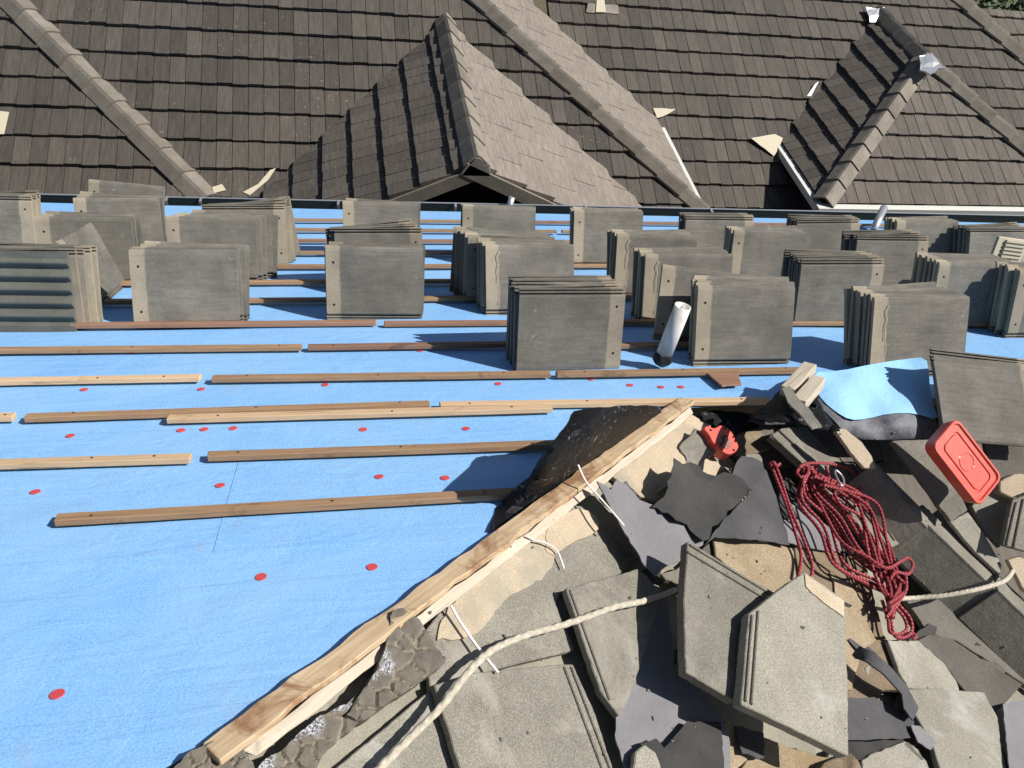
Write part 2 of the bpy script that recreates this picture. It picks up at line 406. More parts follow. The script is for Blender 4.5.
ids = [0]
def slab(name, label, cat, poly, pl, lift, thick, m, group=None, ribs=(), bev=0.0025, jag=0.0, step=22, smoothn=0, parent=None):
    ids[0] += 1
    if name == 'concrete_tile' and not jag: jag = .45
    bm = sheet_bm(poly, pl, lift, thick, step, jag, ids[0], smoothn)
    for (a, b, w, h, ins) in ribs: rib(bm, a, b, pl, lift if not callable(lift) else lift(*a), w, h, ins)
    o = recentre(link(name, bm, m, smooth=not bev))
    if bev: bevel(o, bev)
    if parent: child(o, parent)
    else: tag(o, label, cat, group)
    return o

def tube_bm(bm, pts, r, seg=8, twist=0.0, lobes=0, lob_amt=0.0):
    """swept tube with UVs (length in metres, angle 0..1)"""
    uvl = bm.loops.layers.uv.verify()
    rings = []; s = 0.0; up = V((0, 0, 1)); pn = None
    for i, p in enumerate(pts):
        if i: s += (p - pts[i - 1]).length
        t = (pts[min(i + 1, len(pts) - 1)] - pts[max(i - 1, 0)]).normalized()
        if pn is None: pn = t.cross(up).normalized() if abs(t.z) < .95 else V((1, 0, 0))
        pn = (pn - t * pn.dot(t)).normalized(); q = t.cross(pn)
        ring = []
        for k in range(seg):
            a = 2 * PI * k / seg
            rr = r * (1 + lob_amt * math.cos(lobes * a + twist * s)) if lobes else r
            ring.append(bm.verts.new(p + (pn * math.cos(a) + q * math.sin(a)) * rr))
        rings.append((ring, s))
    for (A, sa), (B, sb) in zip(rings, rings[1:]):
        for k in range(seg):
            k2 = (k + 1) % seg
            f = bm.faces.new((A[k], A[k2], B[k2], B[k])); f.smooth = True
            for l, uv in zip(f.loops, ((sa, k / seg), (sa, (k + 1) / seg), (sb, (k + 1) / seg), (sb, k / seg))): l[uvl].uv = uv
    for ring, _ in (rings[0], rings[-1]):
        try: bm.faces.new(ring)
        except ValueError: pass
def spline(ctrl, n=10):
    out = []
    P = [ctrl[0]] + list(ctrl) + [ctrl[-1]]
    for i in range(1, len(P) - 2):
        for j in range(n):
            t = j / n
            a, b, c, d = P[i - 1], P[i], P[i + 1], P[i + 2]
            out.append(0.5 * ((2 * b) + (c - a) * t + (2 * a - 5 * b + 4 * c - d) * t * t + (3 * b - a - 3 * c + d) * t ** 3))
    out.append(ctrl[-1]); return out

# ------------------------------------------------------------------ sky and sun
SUN = V((0.655, -0.145, 0.74)).normalized()
w = bpy.data.worlds.new('World'); SC.world = w; w.use_nodes = True
nt = w.node_tree; bg = nt.nodes['Background']
sky = nt.nodes.new('ShaderNodeTexSky'); sky.sky_type = 'NISHITA'; sky.sun_disc = False
sky.sun_elevation = math.asin(SUN.z); sky.sun_rotation = math.atan2(SUN.x, SUN.y)
nt.links.new(sky.outputs[0], bg.inputs[0]); bg.inputs[1].default_value = 0.05
ld = bpy.data.lights.new('sun', 'SUN'); ld.energy = 5.0; ld.angle = R(0.53); ld.color = (1, 0.955, 0.89)
lo = bpy.data.objects.new('sun', ld); COL.objects.link(lo); lo.rotation_euler = (-SUN).to_track_quat('-Z', 'Y').to_euler()
lo.location = (20, -6, 30)
SC.view_settings.view_transform = 'Standard'; SC.view_settings.look = 'None'; SC.view_settings.exposure = 0.36; SC.view_settings.gamma = 1
#@@PART2
# ------------------------------------------------------------------ ground
bm = bmesh.new()
for x, y in ((-900, -900), (900, -900), (900, 900), (-900, 900)): bm.verts.new((x, y, 0))
bm.faces.new(bm.verts)
tag(link('ground', bm, M['ground']), kind='structure')

# ------------------------------------------------------------------ our house: the stripped slope
U = V((0, CS, -SN)); X = V((1, 0, 0))
FOOT = EYE - NB * 1.21
MW0 = frame(FOOT, X, U, NB)
def xu(p, y=None):
    q = hit(p if y is None else (p, y), BLUE) - FOOT
    return q.dot(X), q.dot(U)
HD = HIPB - HIPA
hx0, hu0 = xu((200, 750)); hx1, hu1 = xu((690, 400))
def hipx(u): return hx0 + (hx1 - hx0) * (u - hu0) / (hu1 - hu0)
AU = xu((790, 406))[1]
HEND = HIPA + HD * ((APEX.y - HIPA.y) / HD.y)
EAVE_U = xu((350, 209))[1]
SKEW = .045                                # the eave runs a little out of parallel with the battens
def eave_u(x): return xu((0, 203))[1] - SKEW * (x + 2.5)
house = empty('stripped_house', V((0, 2, 0)), 'house under the viewer, its roof stripped to blue underlay and bare hip', 'house')
us = [-1.6, xu((150, 578))[1], xu((150, 425))[1], xu((150, 338))[1], xu((150, 262))[1], EAVE_U]
sheets = []
for k in range(5):
    u0, u1 = us[k], us[k + 1] + (0.07 if k < 4 else 0)
    lift = 0.002 * (5 - k)
    spans = [(u0, u1)]
    if u0 < AU < u1: spans = [(u0, AU), (AU, u1)]
    bm = bmesh.new()
    for (a, b) in spans:
        clip = b <= AU + 1e-6
        nx, nu = (120 if k < 2 else 70), max(2, int((b - a) / (0.05 if k < 2 else 0.12)))
        xa, xb = -8.0, (3.0 if clip else 10.0)
        part = bmesh.new(); g = []
        for j in range(nu + 1):
            u = a + (b - a) * j / nu; row = []
            for i in range(nx + 1):
                x = xa + (xb - xa) * i / nx
                edge = max(0, 1 - (u1 - u) / 0.12)
                z = lift + 0.0035 * noise.noise(V((x * 1.3, u * 2.1, k))) + edge * edge * (0.0035 + 0.004 * max(0, noise.noise(V((x * 2.1, 7, k)))))
                if k == 1: z += 0.022 * max(0, 1 - abs((u - us[1] - .1) - (x + 1.02) * 0.75) / 0.035) * max(0, 1 - abs(x + .86) / .3)
                if k == 4: u = a + (eave_u(x) - a) * j / nu
                uu = u + (0.012 * noise.noise(V((x * 0.8, 3.3, k))) if (k < 4 and j == nu and b == u1) else 0)
                row.append(part.verts.new((x, uu, z)))
            g.append(row)
        if k < 4 and b == u1:
            g.append([part.verts.new(v.co + V((0, .0006, -.0045 - .0015 * noise.noise(V((v.co.x * 3, k, 0)))))) for v in g[-1]])
        for j in range(len(g) - 1):
            for i in range(nx): part.faces.new((g[j][i], g[j][i + 1], g[j + 1][i + 1], g[j + 1][i]))
        if clip:
            d = V((hx1 - hx0, hu1 - hu0, 0)).normalized()
            bmesh.ops.bisect_plane(part, geom=part.verts[:] + part.edges[:] + part.faces[:], plane_co=(hx0, hu0, 0),
                                   plane_no=(d.y, -d.x, 0), clear_outer=True)
        me = bpy.data.meshes.new('tmp'); part.to_mesh(me); part.free(); bm.from_mesh(me); bpy.data.meshes.remove(me)
    o = link('underlay_sheet', bm, M['blue'], smooth=True, mw=MW0)
    child(o, house); sheets.append(o)
# red cap nails holding the underlay
caps = [(57, 694), (261, 577), (372, 567), (35, 491), (220, 485), (379, 476), (445, 477), (70, 435), (181, 430), (204, 429), (233, 428),
        (363, 429), (466, 428), (84, 389), (201, 388), (325, 384), (498, 383), (591, 378), (630, 384), (661, 386), (681, 386), (130, 352), (420, 350)]
for (px, py) in caps:
    q = hit((px, py), BLUE, .011) - FOOT; x, u = q.dot(X), q.dot(U)
    k = max(i for i in range(5) if u >= us[i])
    bm = bmesh.new()
    bmesh.ops.create_cone(bm, cap_ends=True, segments=16, radius1=.0142, radius2=.0135, depth=.0014)
    o = link('cap_nail', bm, M['redcap']); o.parent = sheets[k]
    o.location = (x, u, 0.002 * (5 - k) + 0.0035 * noise.noise(V((x * 1.3, u * 2.1, k))) + 0.002); o.rotation_euler = (random.uniform(-.05, .05), random.uniform(-.05, .05), 0)
def tape_lift(a, b):
    x, u = xu((a, b)); return .008 + .0035 * noise.noise(V((x * 1.3, u * 2.1, 1))) + .0014
ph = sheet_bm([(213, 552), (238, 463), (243, 463), (219, 552)], '0', lambda a, b: tape_lift(a, b), .0006, 12)
child(recentre(link('joint_tape', ph, M['blue'])), house)
# thin upright lap of the cross joint
def plane_poly(name, pts, pl, m, thick=.02, lift=0, parent=None):
    P, Nn = pl; bm = bmesh.new()
    t = []
    for (x, y) in pts:
        z = P.z - ((x - P.x) * Nn.x + (y - P.y) * Nn.y) / Nn.z
        t.append(V((x, y, z)) + Nn * lift)
    a = [bm.verts.new(p) for p in t]; c = [bm.verts.new(p - Nn * thick) for p in t]
    bm.faces.new(a); bm.faces.new(c[::-1])
    for i in range(len(t)):
        j = (i + 1) % len(t); bm.faces.new((a[j], a[i], c[i], c[j]))
    bmesh.ops.recalc_face_normals(bm, faces=bm.faces)
    o = recentre(link(name, bm, m)); 
    if parent: child(o, parent)
    return o
vd = UP_N.cross(NF); vd = vd if vd.z < 0 else -vd
VEND = HEND + vd.normalized() * 5.6
H0 = HIPA - HD * 1.1
plane_poly('hip_slope', [(H0.x, H0.y), (HEND.x, HEND.y), (VEND.x, VEND.y), (H0.x, -1.5)], P2, M['bed'], lift=-.012, parent=house)
# eave gutter, its brackets, and the wall below
eave = FOOT + X * 1.0 + U * eave_u(1.0)
ex = (X - U * SKEW).normalized(); ey = V((0, 0, 1)).cross(ex).normalized(); ez = ex.cross(ey); FE = frame(eave, ex, ey, ez)
bm = bmesh.new(); ln = 18.0
def gx(y0, y1, z0, z1): add_box(bm, FE @ Matrix.Translation((0, (y0 + y1) / 2, (z0 + z1) / 2)), ln, y1 - y0, z1 - z0)
gx(.002, .008, -.12, -.012); gx(.008, .108, -.12, -.114); gx(.108, .114, -.12, .0)
child(recentre(link('gutter', bm, M['gutter'])), house)
gut = house.children[-1]
bm = bmesh.new(); gx(.106, .119, .0005, .006); child(recentre(link('gutter_lip', bm, M['zinc'])), house)
for px in (165, 200, 338, 452, 575, 690):
    x = hit((px, 206), BLUE).x
    bm = bmesh.new(); add_box(bm, Matrix.Translation((0, .03, 0)), .018, .06, .004); add_box(bm, Matrix.Translation((0, .002, -.02)), .018, .005, .045)
    o = link('gutter_bracket', bm, M['zinc']); o.matrix_world = FE @ Matrix.Translation((x - 1, .052, .011)); child(o, house)
bm = bmesh.new(); add_box(bm, Matrix.Translation((1, eave.y - .75, (eave.z - .5) / 2)), 17, .2, eave.z - .5); child(recentre(link('wall', bm, M['brick'])), house)
bm = bmesh.new(); add_box(bm, FE @ Matrix.Translation((0, -.012, -.1)), 18, .02, .16); child(recentre(link('fascia', bm, M['gutter'])), house)

# hip timber
def hp(px): return hit(px, BLUE)
def board(name, label, cat, a, b, wd, th, m, pl, lift=0.0, group=None, side=0.0, ends=0.0, seed=1, rough=0.0, parent=None, roll=0.0):
    """a sawn board lying from pixel a to pixel b"""
    P, Nn = PLN[pl] if isinstance(pl, str) else pl
    la, lb = lift if isinstance(lift, tuple) else (lift, lift)
    A, B = hit(a, (P, Nn), la), hit(b, (P, Nn), lb)
    x = (B - A).normalized(); z = (Nn - x * Nn.dot(x)).normalized()
    if roll: z = Matrix.Rotation(roll, 3, x) @ z
    y = z.cross(x); ln = (B - A).length
    bm = bmesh.new(); n = max(2, int(ln / .04)); rnd = random.Random(seed); rings = []
    for i in range(n + 1):
        t = -ln / 2 + ln * i / n; ring = []
        for (sy, sz) in ((-1, 0), (1, 0), (1, 1), (-1, 1)):
            jy = rough * (noise.noise(V((t * 9, sy * 3, seed))) + .6 * noise.noise(V((t * 31, sy * 5, seed)))); jz = rough * .5 * noise.noise(V((t * 11, sz * 7 + sy, seed + 3)))
            e = ends * rnd.uniform(-1, 1) if i in (0, n) else 0
            ring.append(bm.verts.new((t + e, sy * wd / 2 + jy, sz * th + (jz if sz else 0))))
        rings.append(ring)
    for p, q in zip(rings, rings[1:]):
        for k in range(4): bm.faces.new((p[k], p[(k + 1) % 4], q[(k + 1) % 4], q[k]))
    bm.faces.new(rings[0][::-1]); bm.faces.new(rings[-1]); bmesh.ops.recalc_face_normals(bm, faces=bm.faces)
    o = link(name, bm, m, mw=frame((A + B) / 2 + y * side, x, y, z)); bevel(o, .0018)
    if parent:
        o.parent = parent; o.matrix_parent_inverse = parent.matrix_world.inverted() if parent.parent else Matrix.Translation(-parent.location)
    else: tag(o, label, cat, group)
    return o
board('hip_board', '', '', (214, 756), (686, 403), .056, .016, M['hipwood'], '0', (.012, .03), rough=.0105, ends=.01, seed=4, parent=house)
board('hip_batten', '', '', (248, 755), (690, 412), .026, .012, M['greywood'], '2', (.02, .03), rough=.006, ends=.012, seed=9, parent=house)

# ------------------------------------------------------------------ battens
M['nail'] = mat('rusty_nail', (0.07, 0.045, 0.035), 0.6)[0]
BT = []
GB = 'timber battens laid across the blue underlay'
def batten(label, x0, y0, x1, y1, m, lift=.018, wd=.036, th=.019):
    o = board('batten', label, 'batten', (x0, y0), (x1, y1), wd, th, M[m], '0', lift, GB, side=wd / 2, seed=len(BT) + 20, rough=.0012, ends=.002); BT.append(o)
    if len(BT) <= 13:
        xs = [v.co.x for v in o.data.vertices]; a, b = min(xs), max(xs); rn = random.Random(len(BT))
        for t in (rn.uniform(.06, .14), rn.uniform(.4, .6), rn.uniform(.84, .94)):
            bm = bmesh.new(); bmesh.ops.create_cone(bm, cap_ends=True, segments=10, radius1=.0042, radius2=.0038, depth=.0016)
            nl = link('nail_head', bm, M['nail']); nl.parent = o; nl.location = (a + (b - a) * t, rn.uniform(-.008, .008), th + .0012)
batten('long brown batten nearest the viewer, its right end under the black membrane', 54, 527, 520, 499, 'fir')
batten('short pale batten at left edge level with the membrane shadow', -60, 472, 190, 464, 'pine')
batten('brown batten ending under the black membrane, second from the viewer', 207, 462, 575, 449, 'fir')
batten('stub of pale batten just showing at left edge', -60, 424, 13, 422, 'pine')
batten('dark brown batten partly behind a paler one, in the doubled row', 24, 423, 430, 409, 'fir')
batten('pale batten laid over a dark one, a nail notch near its right end', 167, 424, 552, 413, 'pine', .0195)
batten('pale batten running behind the hip timber tip to torn membrane', 440, 410, 772, 405, 'pine')
batten('pale batten with black mould stain at left edge', -60, 387, 200, 382, 'pine')
batten('brown batten between two cut ends, above the doubled row', 212, 383, 551, 378, 'fir')
batten('orange brown batten in front of the stack with leaning tile', 557, 378, 812, 374, 'fir')
batten('brown batten at left edge, fifth row from the viewer', -60, 355, 302, 351, 'fir')
batten('brown batten running under the central tile stacks', 308, 351, 560, 347, 'redwood')
batten('short batten showing between white pipe and large central stack', 618, 349, 700, 348, 'fir')
batten('dull red batten in front of left stacks', 70, 329, 376, 326, 'redwood')
batten('dull red batten left of the large central stack', 384, 327, 640, 325, 'redwood')
batten('batten behind the stack with leaning tile', 640, 325, 1040, 327, 'fir')
rowlab = ['sixth', 'seventh', 'eighth', 'ninth', 'tenth', 'eleventh', 'twelfth', 'thirteenth', 'fourteenth']
u5 = xu((300, 324))[1]; gauge = (u5 - xu((300, 514))[1]) / 5
for i in range(1, 9):
    u = u5 + gauge * i
    if u > EAVE_U - .36: break
    cuts = [-5.0] + sorted(random.uniform(a, a + 1.2) for a in (-1.8, 0.6, 3.2)) + [7.5]
    for j, (a, b) in enumerate(zip(cuts, cuts[1:])):
        side = ['leftmost', 'second from left', 'third from left', 'rightmost'][j]
        p0, p1 = proj(FOOT + X * (a + .02) + U * u), proj(FOOT + X * (b - .02) + U * u)
        batten(f'thin batten between the stacks, {rowlab[i]} row from the viewer, {side}', p0[0], p0[1], p1[0], p1[1], random.choice(['fir', 'redwood', 'redwood', 'fir']))

# ------------------------------------------------------------------ stacked tiles
TL, TW = .445, .345
def tile_mesh(kind):
    rnd = random.Random({'plain': 1, 'crack': 2, 'under': 3}[kind])
    if kind == 'under':
        prof = []
        n = 60
        for i in range(n + 1):
            z = TW * i / n; t = (z - .03) / (TW - .06)
            y = -.016 - (.012 * math.sin(t * 5 * 2 * PI) if 0 < t < 1 else 0)
            prof.append((z, y))
        prof += [(TW, .002), (0, .002)]
    else:
        prof = [(0, -.012), (.006, -.0125), (.0065, -.005), (.0125, -.005), (.013, -.0145), (.019, -.0145), (.0195, -.005), (.027, -.005),
                (.028, -.019), (.033, -.022), (.1, -.0225), (.2, -.022), (.325, -.022), (.338, -.019), (TW, -.013), (TW, -.002), (.315, 0), (.3, -.004), (.03, -.004), (.02, 0), (0, -.002)]
    bm = bmesh.new(); nx = 12; rings = []
    for i in range(nx + 1):
        x = -TL / 2 + TL * i / nx; ring = []
        for k, (z, y) in enumerate(prof):
            jx = .0025 * noise.noise(V((z * 30, k * .7, 3.1))) if i in (0, nx) else 0
            jz = .0015 * noise.noise(V((x * 18, k, 1.7))) if z in (0, TW) else 0
            ring.append(bm.verts.new((x + jx, y + .0006 * noise.noise(V((x * 9, z * 9, 0))), z - TW / 2 + jz)))
        rings.append(ring)
    n = len(prof)
    for p, q in zip(rings, rings[1:]):
        for k in range(n): bm.faces.new((p[k], p[(k + 1) % n], q[(k + 1) % n], q[k]))
    bm.faces.new(rings[0][::-1]); bm.faces.new(rings[-1])
    bmesh.ops.recalc_face_normals(bm, faces=bm.faces)
    if kind != 'under':
        for z in (.075, .272):
            r = bmesh.ops.create_cone(bm, cap_ends=True, segments=10, radius1=.0055, radius2=.0055, depth=.001,
                                      matrix=Matrix.Translation((-.188, -.0224, z - TW / 2)) @ Matrix.Rotation(PI / 2, 4, 'X'))
            for f in {f for v in r['verts'] for f in v.link_faces}: f.material_index = 1
    if kind == 'crack':                     # ragged line of old bedding mortar along the head lap
        for mi, off, rr in ((2, 0.005, .0032), (1, -0.004, .0026)):
            pts = [V((-.165 + off + .014 * noise.noise(V((z * 22, 5.5, 0))) + .005 * noise.noise(V((z * 90, 2.5, 0))), -.022, z - TW / 2)) for z in [.045 + .265 * i / 22 for i in range(23)]]
            k0 = len(bm.faces); bm.faces.ensure_lookup_table()
            tube_bm(bm, [p + V((0, 0.002, 0)) for p in pts], rr, 6)
            bm.faces.ensure_lookup_table()
            for f in bm.faces[k0:]: f.material_index = mi
    me = bpy.data.meshes.new('concrete_tile'); bm.normal_update(); bm.to_mesh(me); bm.free()
    for x in (M['tile_under'] if kind == 'under' else M['tile'], M['hole'], M['mortar']): me.materials.append(x)
    return me
MESH = {k: tile_mesh(k) for k in ('plain', 'crack', 'under')}
GT = 'old roof tiles stood in stacks on the blue underlay'
ORD = ['front', 'second', 'third', 'fourth', 'fifth', 'sixth', 'seventh', 'eighth']
def stack(phrase, xl, xr, ytop, n=4, side='L', kind='plain', dx=0.0, gap=.029, yaw=0.0, lean=8.0, fan=0.0, roll=0.0, pl=BLUE, seed=0, rise=0.0):
    rnd = random.Random(seed or int(xl * 7 + ytop))
    yaw += rnd.uniform(-3.5, 3.5); roll += rnd.uniform(-1.2, 1.2); lean += rnd.uniform(-3, 8)
    P, Nn = pl; uu = V((0, Nn.z, -Nn.y)); le = R(lean)
    top = hit(((xl + xr) / 2, ytop), pl, TW * math.cos(le))
    base = top - Nn * TW * math.cos(le) - uu * TW * math.sin(le)
    fr = frame(V(), X, uu, Nn)
    for k in range(n):
        o = bpy.data.objects.new('concrete_tile', MESH[kind if k == 0 else 'plain']); COL.objects.link(o)
        off = X * (dx * k + (rnd.uniform(-.012, .012) if k else 0)) + uu * gap * k + Nn * (rise * k + (rnd.uniform(0, .004) if k else 0))
        mw = Matrix.Translation(base + off) @ fr @ Matrix.Rotation(R(yaw + (rnd.uniform(-2.2, 2.2) if k else 0)), 4, 'Z') @ Matrix.Rotation(-le - R(rnd.uniform(0, 1.0)) * (k > 0), 4, 'X') \
            @ Matrix.Translation((0, 0, TW / 2 + .002)) @ Matrix.Rotation(R(roll + fan * k + (rnd.uniform(-1.3, 1.3) * (1 + (k == n - 1) * 1.6) if k else 0)), 4, 'Y')
        if side == 'R': mw = mw @ Matrix.Rotation(PI, 4, 'Y')
        o.matrix_world = mw
        lab = f'grey roof tile, front of the {phrase}' if k == 0 else f'grey roof tile, {ORD[k]} from front in the {phrase}'
        tag(o, lab, 'roof tile', GT)
stack('stack with corrugated undersides at left edge', -42, 62, 251, 5, 'R', 'under', dx=.022, yaw=0)
stack('stack against the gutter at far left', -52, 27, 195, 4, 'R', dx=.008)
stack('pale-margined stack behind the corrugated one', 36, 133, 217, 4, 'L', dx=.004)
stack('far left stack with a tilted top', 75, 160, 198, 4, 'L', fan=.6)
stack('nearest left stack facing the viewer', 132, 235, 250, 5, 'L', dx=.006)
stack('stack spreading rightward behind nearest left one', 170, 252, 217, 5, 'L', dx=.026)
stack('fanned stack with pale right margin by gutter', 205, 284, 205, 5, 'R', fan=-1.5, dx=.01)
stack('centre left stack standing alone on battens', 327, 421, 247, 3, 'L', dx=.004)
stack('slanted stack behind the centre left one', 337, 420, 228, 4, 'R', fan=-1.2, dx=-.008)
stack('small far stack in line behind centre left', 343, 418, 202, 2, 'L')
stack('far middle stack by the gable', 461, 536, 207, 3, 'L')
stack('skewed stack of many thin tops in middle', 473, 548, 236, 6, 'N' , dx=-.01, gap=.03)
stack('middle stack with cracked mortar on left margin', 486, 573, 245, 5, 'L', 'crack', dx=-.004)
stack('large central stack nearest the viewer', 522, 622, 288, 7, 'R')
stack('lone far stack beside the roof valley', 574, 642, 211, 4, 'L')
stack('mortar-streaked stack right of centre', 619, 692, 235, 5, 'L', 'crack')
stack('mortar-streaked stack behind the leaning tile', 645, 732, 254, 5, 'L', 'crack')
stack('far stack in front of the valley shadow', 688, 750, 216, 4, 'R')
stack('pale-margined stack behind the big right one', 734, 804, 231, 5, 'L')
stack('big right stack beside the white pipe', 697, 792, 286, 6, 'L', dx=.008)
stack('dark-ended stack with pale right margin', 804, 880, 259, 7, 'R')
stack('far right stack under the white gutter', 798, 858, 219, 5, 'R')
stack('right stack with angled pale right margin', 858, 925, 236, 6, 'R', fan=-.8)
stack('mortar-streaked stack above the blue flap', 874, 965, 297, 7, 'L', 'crack', yaw=-2)
stack('large far right stack with pale left margin', 938, 1014, 262, 7, 'L')
stack('far right stack beside the metal pipe', 896, 957, 221, 5, 'L')
stack('pale stack at right edge by the vent', 968, 1032, 228, 5, 'R')
stack('stack cut off by the right edge', 1020, 1092, 270, 6, 'L')
stack('pair lying above the red box', 928, 1021, 361, 2, 'R', pl=(P3[0] + V((0, 0, .03)), V((0, -.10, 1)).normalized()) , lean=68, gap=.026, yaw=3, roll=6)
# single tiles leaning on stacks
def lone(label, px, ytop, yaw, lean, roll=0.0, side='L', pl=BLUE):
    P, Nn = pl; uu = V((0, Nn.z, -Nn.y))
    base = hit((px, ytop), pl, TW * .9) - Nn * TW * .9
    o = bpy.data.objects.new('concrete_tile', MESH['plain']); COL.objects.link(o)
    mw = Matrix.Translation(base) @ frame(V(), X, uu, Nn) @ Matrix.Rotation(R(yaw), 4, 'Z') @ Matrix.Rotation(-R(lean), 4, 'X') @ Matrix.Translation((0, 0, TW / 2)) @ Matrix.Rotation(R(roll), 4, 'Y')
    if side == 'R': mw = mw @ Matrix.Rotation(PI, 4, 'Y')
    o.matrix_world = mw; tag(o, label, 'roof tile', 'loose roof tiles leaning on the stacks')
lone('grey tile leaning askew against the stack beside white pipe', 712, 280, -4, 18, 6)
lone('grey tile leaning end-on between two left stacks', 103, 234, 86, 24)
lone('slanting tile laid on top of the far left stack', 122, 189, -4, 14, 4)

# pipes and vent on the blue slope
def pipe(name, label, a, b, la, lb, r, m, hollow=True, pl='0'):
    A, B = hit(a, PLN[pl], la), hit(b, PLN[pl], lb)
    root = empty(name, A, label, 'pipe')
    bm = bmesh.new(); n = 24; d = (B - A).normalized(); p = d.orthogonal().normalized(); q = d.cross(p)
    rings = [[bm.verts.new(o + (p * math.cos(2 * PI * k / n) + q * math.sin(2 * PI * k / n)) * rr) for k in range(n)] for (o, rr) in ((A, r), (B, r), (B, r * .84), (A, r * .84))]
    for i in range(4):
        for k in range(n): f = bm.faces.new((rings[i][k], rings[i][(k + 1) % n], rings[(i + 1) % 4][(k + 1) % n], rings[(i + 1) % 4][k])); f.smooth = i in (0, 2)
    bmesh.ops.recalc_face_normals(bm, faces=bm.faces)
    child(recentre(link('tube', bm, m)), root)
    return root, A, B, d
mp_, nt, bs = mat('white_pvc', (0.62, 0.60, 0.55), 0.4, spec=0.5); co = coords(nt)
L(nt, mix(nt, ramp(nt, noise_(nt, co, 14, 7, 0.75), [(0.5, (0, 0, 0)), (0.75, (.8, .8, .8))]), (0.66, 0.64, 0.60), (0.34, 0.31, 0.26)), bs.inputs['Base Color']); M['pvc'] = mp_
root, A, B, d = pipe('vent_pipe', 'white plastic vent pipe leaning against a tile stack, sooty foot', (663, 357), (683, 306), .06, .30, .034, M['pvc'])
bm = bmesh.new(); bmesh.ops.create_icosphere(bm, subdivisions=3, radius=.041)
for v in bm.verts: v.co *= 1 + .22 * noise.noise(v.co * 45)
o = link('pitch_foot', bm, M['black'], smooth=True); o.location = A; child(o, root)
pipe('metal_pipe', 'short shiny metal pipe leaning on the gutter at right', (873, 231), (884, 208), .02, .16, .03, M['zinc'])
pipe('metal_pipe', 'short shiny metal pipe standing before the dark gable', (508, 212), (512, 197), .0, .12, .026, M['zinc'])
root = empty('louvre_vent', hit((1003, 268), BLUE), 'cream plastic louvre vent standing among tiles at right edge', 'vent')
c = hit((1006, 256), BLUE, .30)
bm = bmesh.new(); fr = frame(c, X, NB, U * -1) @ Matrix.Rotation(R(-6), 4, 'Z')
add_box(bm, fr, .2, .2, .02); o = child(recentre(link('vent_body', bm, M['cream'])), root); bevel(o, .003)
bm = bmesh.new()
for k in range(9): add_box(bm, fr @ Matrix.Translation((.02, -.085 + .021 * k, .015)), .14, .011, .014)
child(recentre(link('louvres', bm, M['cream'])), root)
#@@PART3
# ------------------------------------------------------------------ neighbouring house
nb = empty('tiled_house', V((4, 11, 0)), 'neighbouring house with stepped hip roofs of dark charcoal shake tiles', 'house')
PA = (EYE + ray((136, 157)) * 8.8, NF)
def roof_face(poly, Nn, u, start=0.0, seed=0, m='roof', tone=(0.0, 1.0), gauge=.32, cw=.152, parent=None, g=.003):
    """courses of single tiles, each its own lipped slab, cut to the outline of the face"""
    rnd = random.Random(seed); Nn = Nn.normalized(); v = Nn.cross(u)
    if v.z < 0: v = -v
    o = poly[0]; q = [((p - o).dot(u), (p - o).dot(v)) for p in poly]
    u0, u1 = min(a for a, _ in q), max(a for a, _ in q); v0, v1 = min(b for _, b in q), max(b for _, b in q)
    bm = bmesh.new(); tl = bm.faces.layers.float.new('tone')
    W_ = lambda a, b, h: o + u * a + v * b + Nn * h
    r = 0; y = math.floor((v0 - start) / gauge) * gauge + start
    while y < v1:
        x = u0 - cw * (1 + (r % 2) * 1.0); i = 0; base = rnd.random(); wob = rnd.uniform(-.004, .004)
        while x < u1:
            if i % 2 == 0: base = rnd.random(); dz = rnd.uniform(-.003, .006); dy = rnd.uniform(-.003, .003)
            hh = .052 + dz + (.004 if i % 2 else 0) + rnd.uniform(-.001, .001); yy = y + dy + (.006 if i % 2 else 0) + wob
            a, b, c_, d = W_(x + g, yy, hh), W_(x + cw - g, yy, hh), W_(x + cw - g, y + gauge + .03, .012 + dz), W_(x + g, y + gauge + .03, .012 + dz)
            e, f_ = W_(x + g, yy, -.004), W_(x + cw - g, yy, -.004)
            g1, h1 = W_(x + g, y + gauge + .03, -.004), W_(x + cw - g, y + gauge + .03, -.004)
            va = [bm.verts.new(p) for p in (a, b, c_, d, e, f_, g1, h1)]
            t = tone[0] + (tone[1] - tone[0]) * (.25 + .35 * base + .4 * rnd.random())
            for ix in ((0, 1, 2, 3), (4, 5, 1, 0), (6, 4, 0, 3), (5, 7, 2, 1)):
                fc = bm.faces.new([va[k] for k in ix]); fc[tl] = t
            x += cw; i += 1
        y += gauge; r += 1
    # deck under the tiles
    n = len(poly); cen = sum(poly, V()) / n
    for i in range(n):
        a, b = poly[i], poly[(i + 1) % n]
        no = (b - a).cross(Nn).normalized()
        if no.dot(cen - a) > 0: no = -no
        bmesh.ops.bisect_plane(bm, geom=bm.verts[:] + bm.edges[:] + bm.faces[:], plane_co=a, plane_no=no, clear_outer=True)
    dk = [bm.verts.new(p - Nn * .006) for p in poly]; f = bm.faces.new(dk); f[tl] = 0
    dk2 = [bm.verts.new(p - Nn * .05) for p in poly]; f = bm.faces.new(dk2[::-1]); f[tl] = 0
    for i in range(n):
        j = (i + 1) % n; f = bm.faces.new((dk[j], dk[i], dk2[i], dk2[j])); f[tl] = 0
    o_ = recentre(link('roof_slope', bm, M[m])); child(o_, parent or nb); return o_
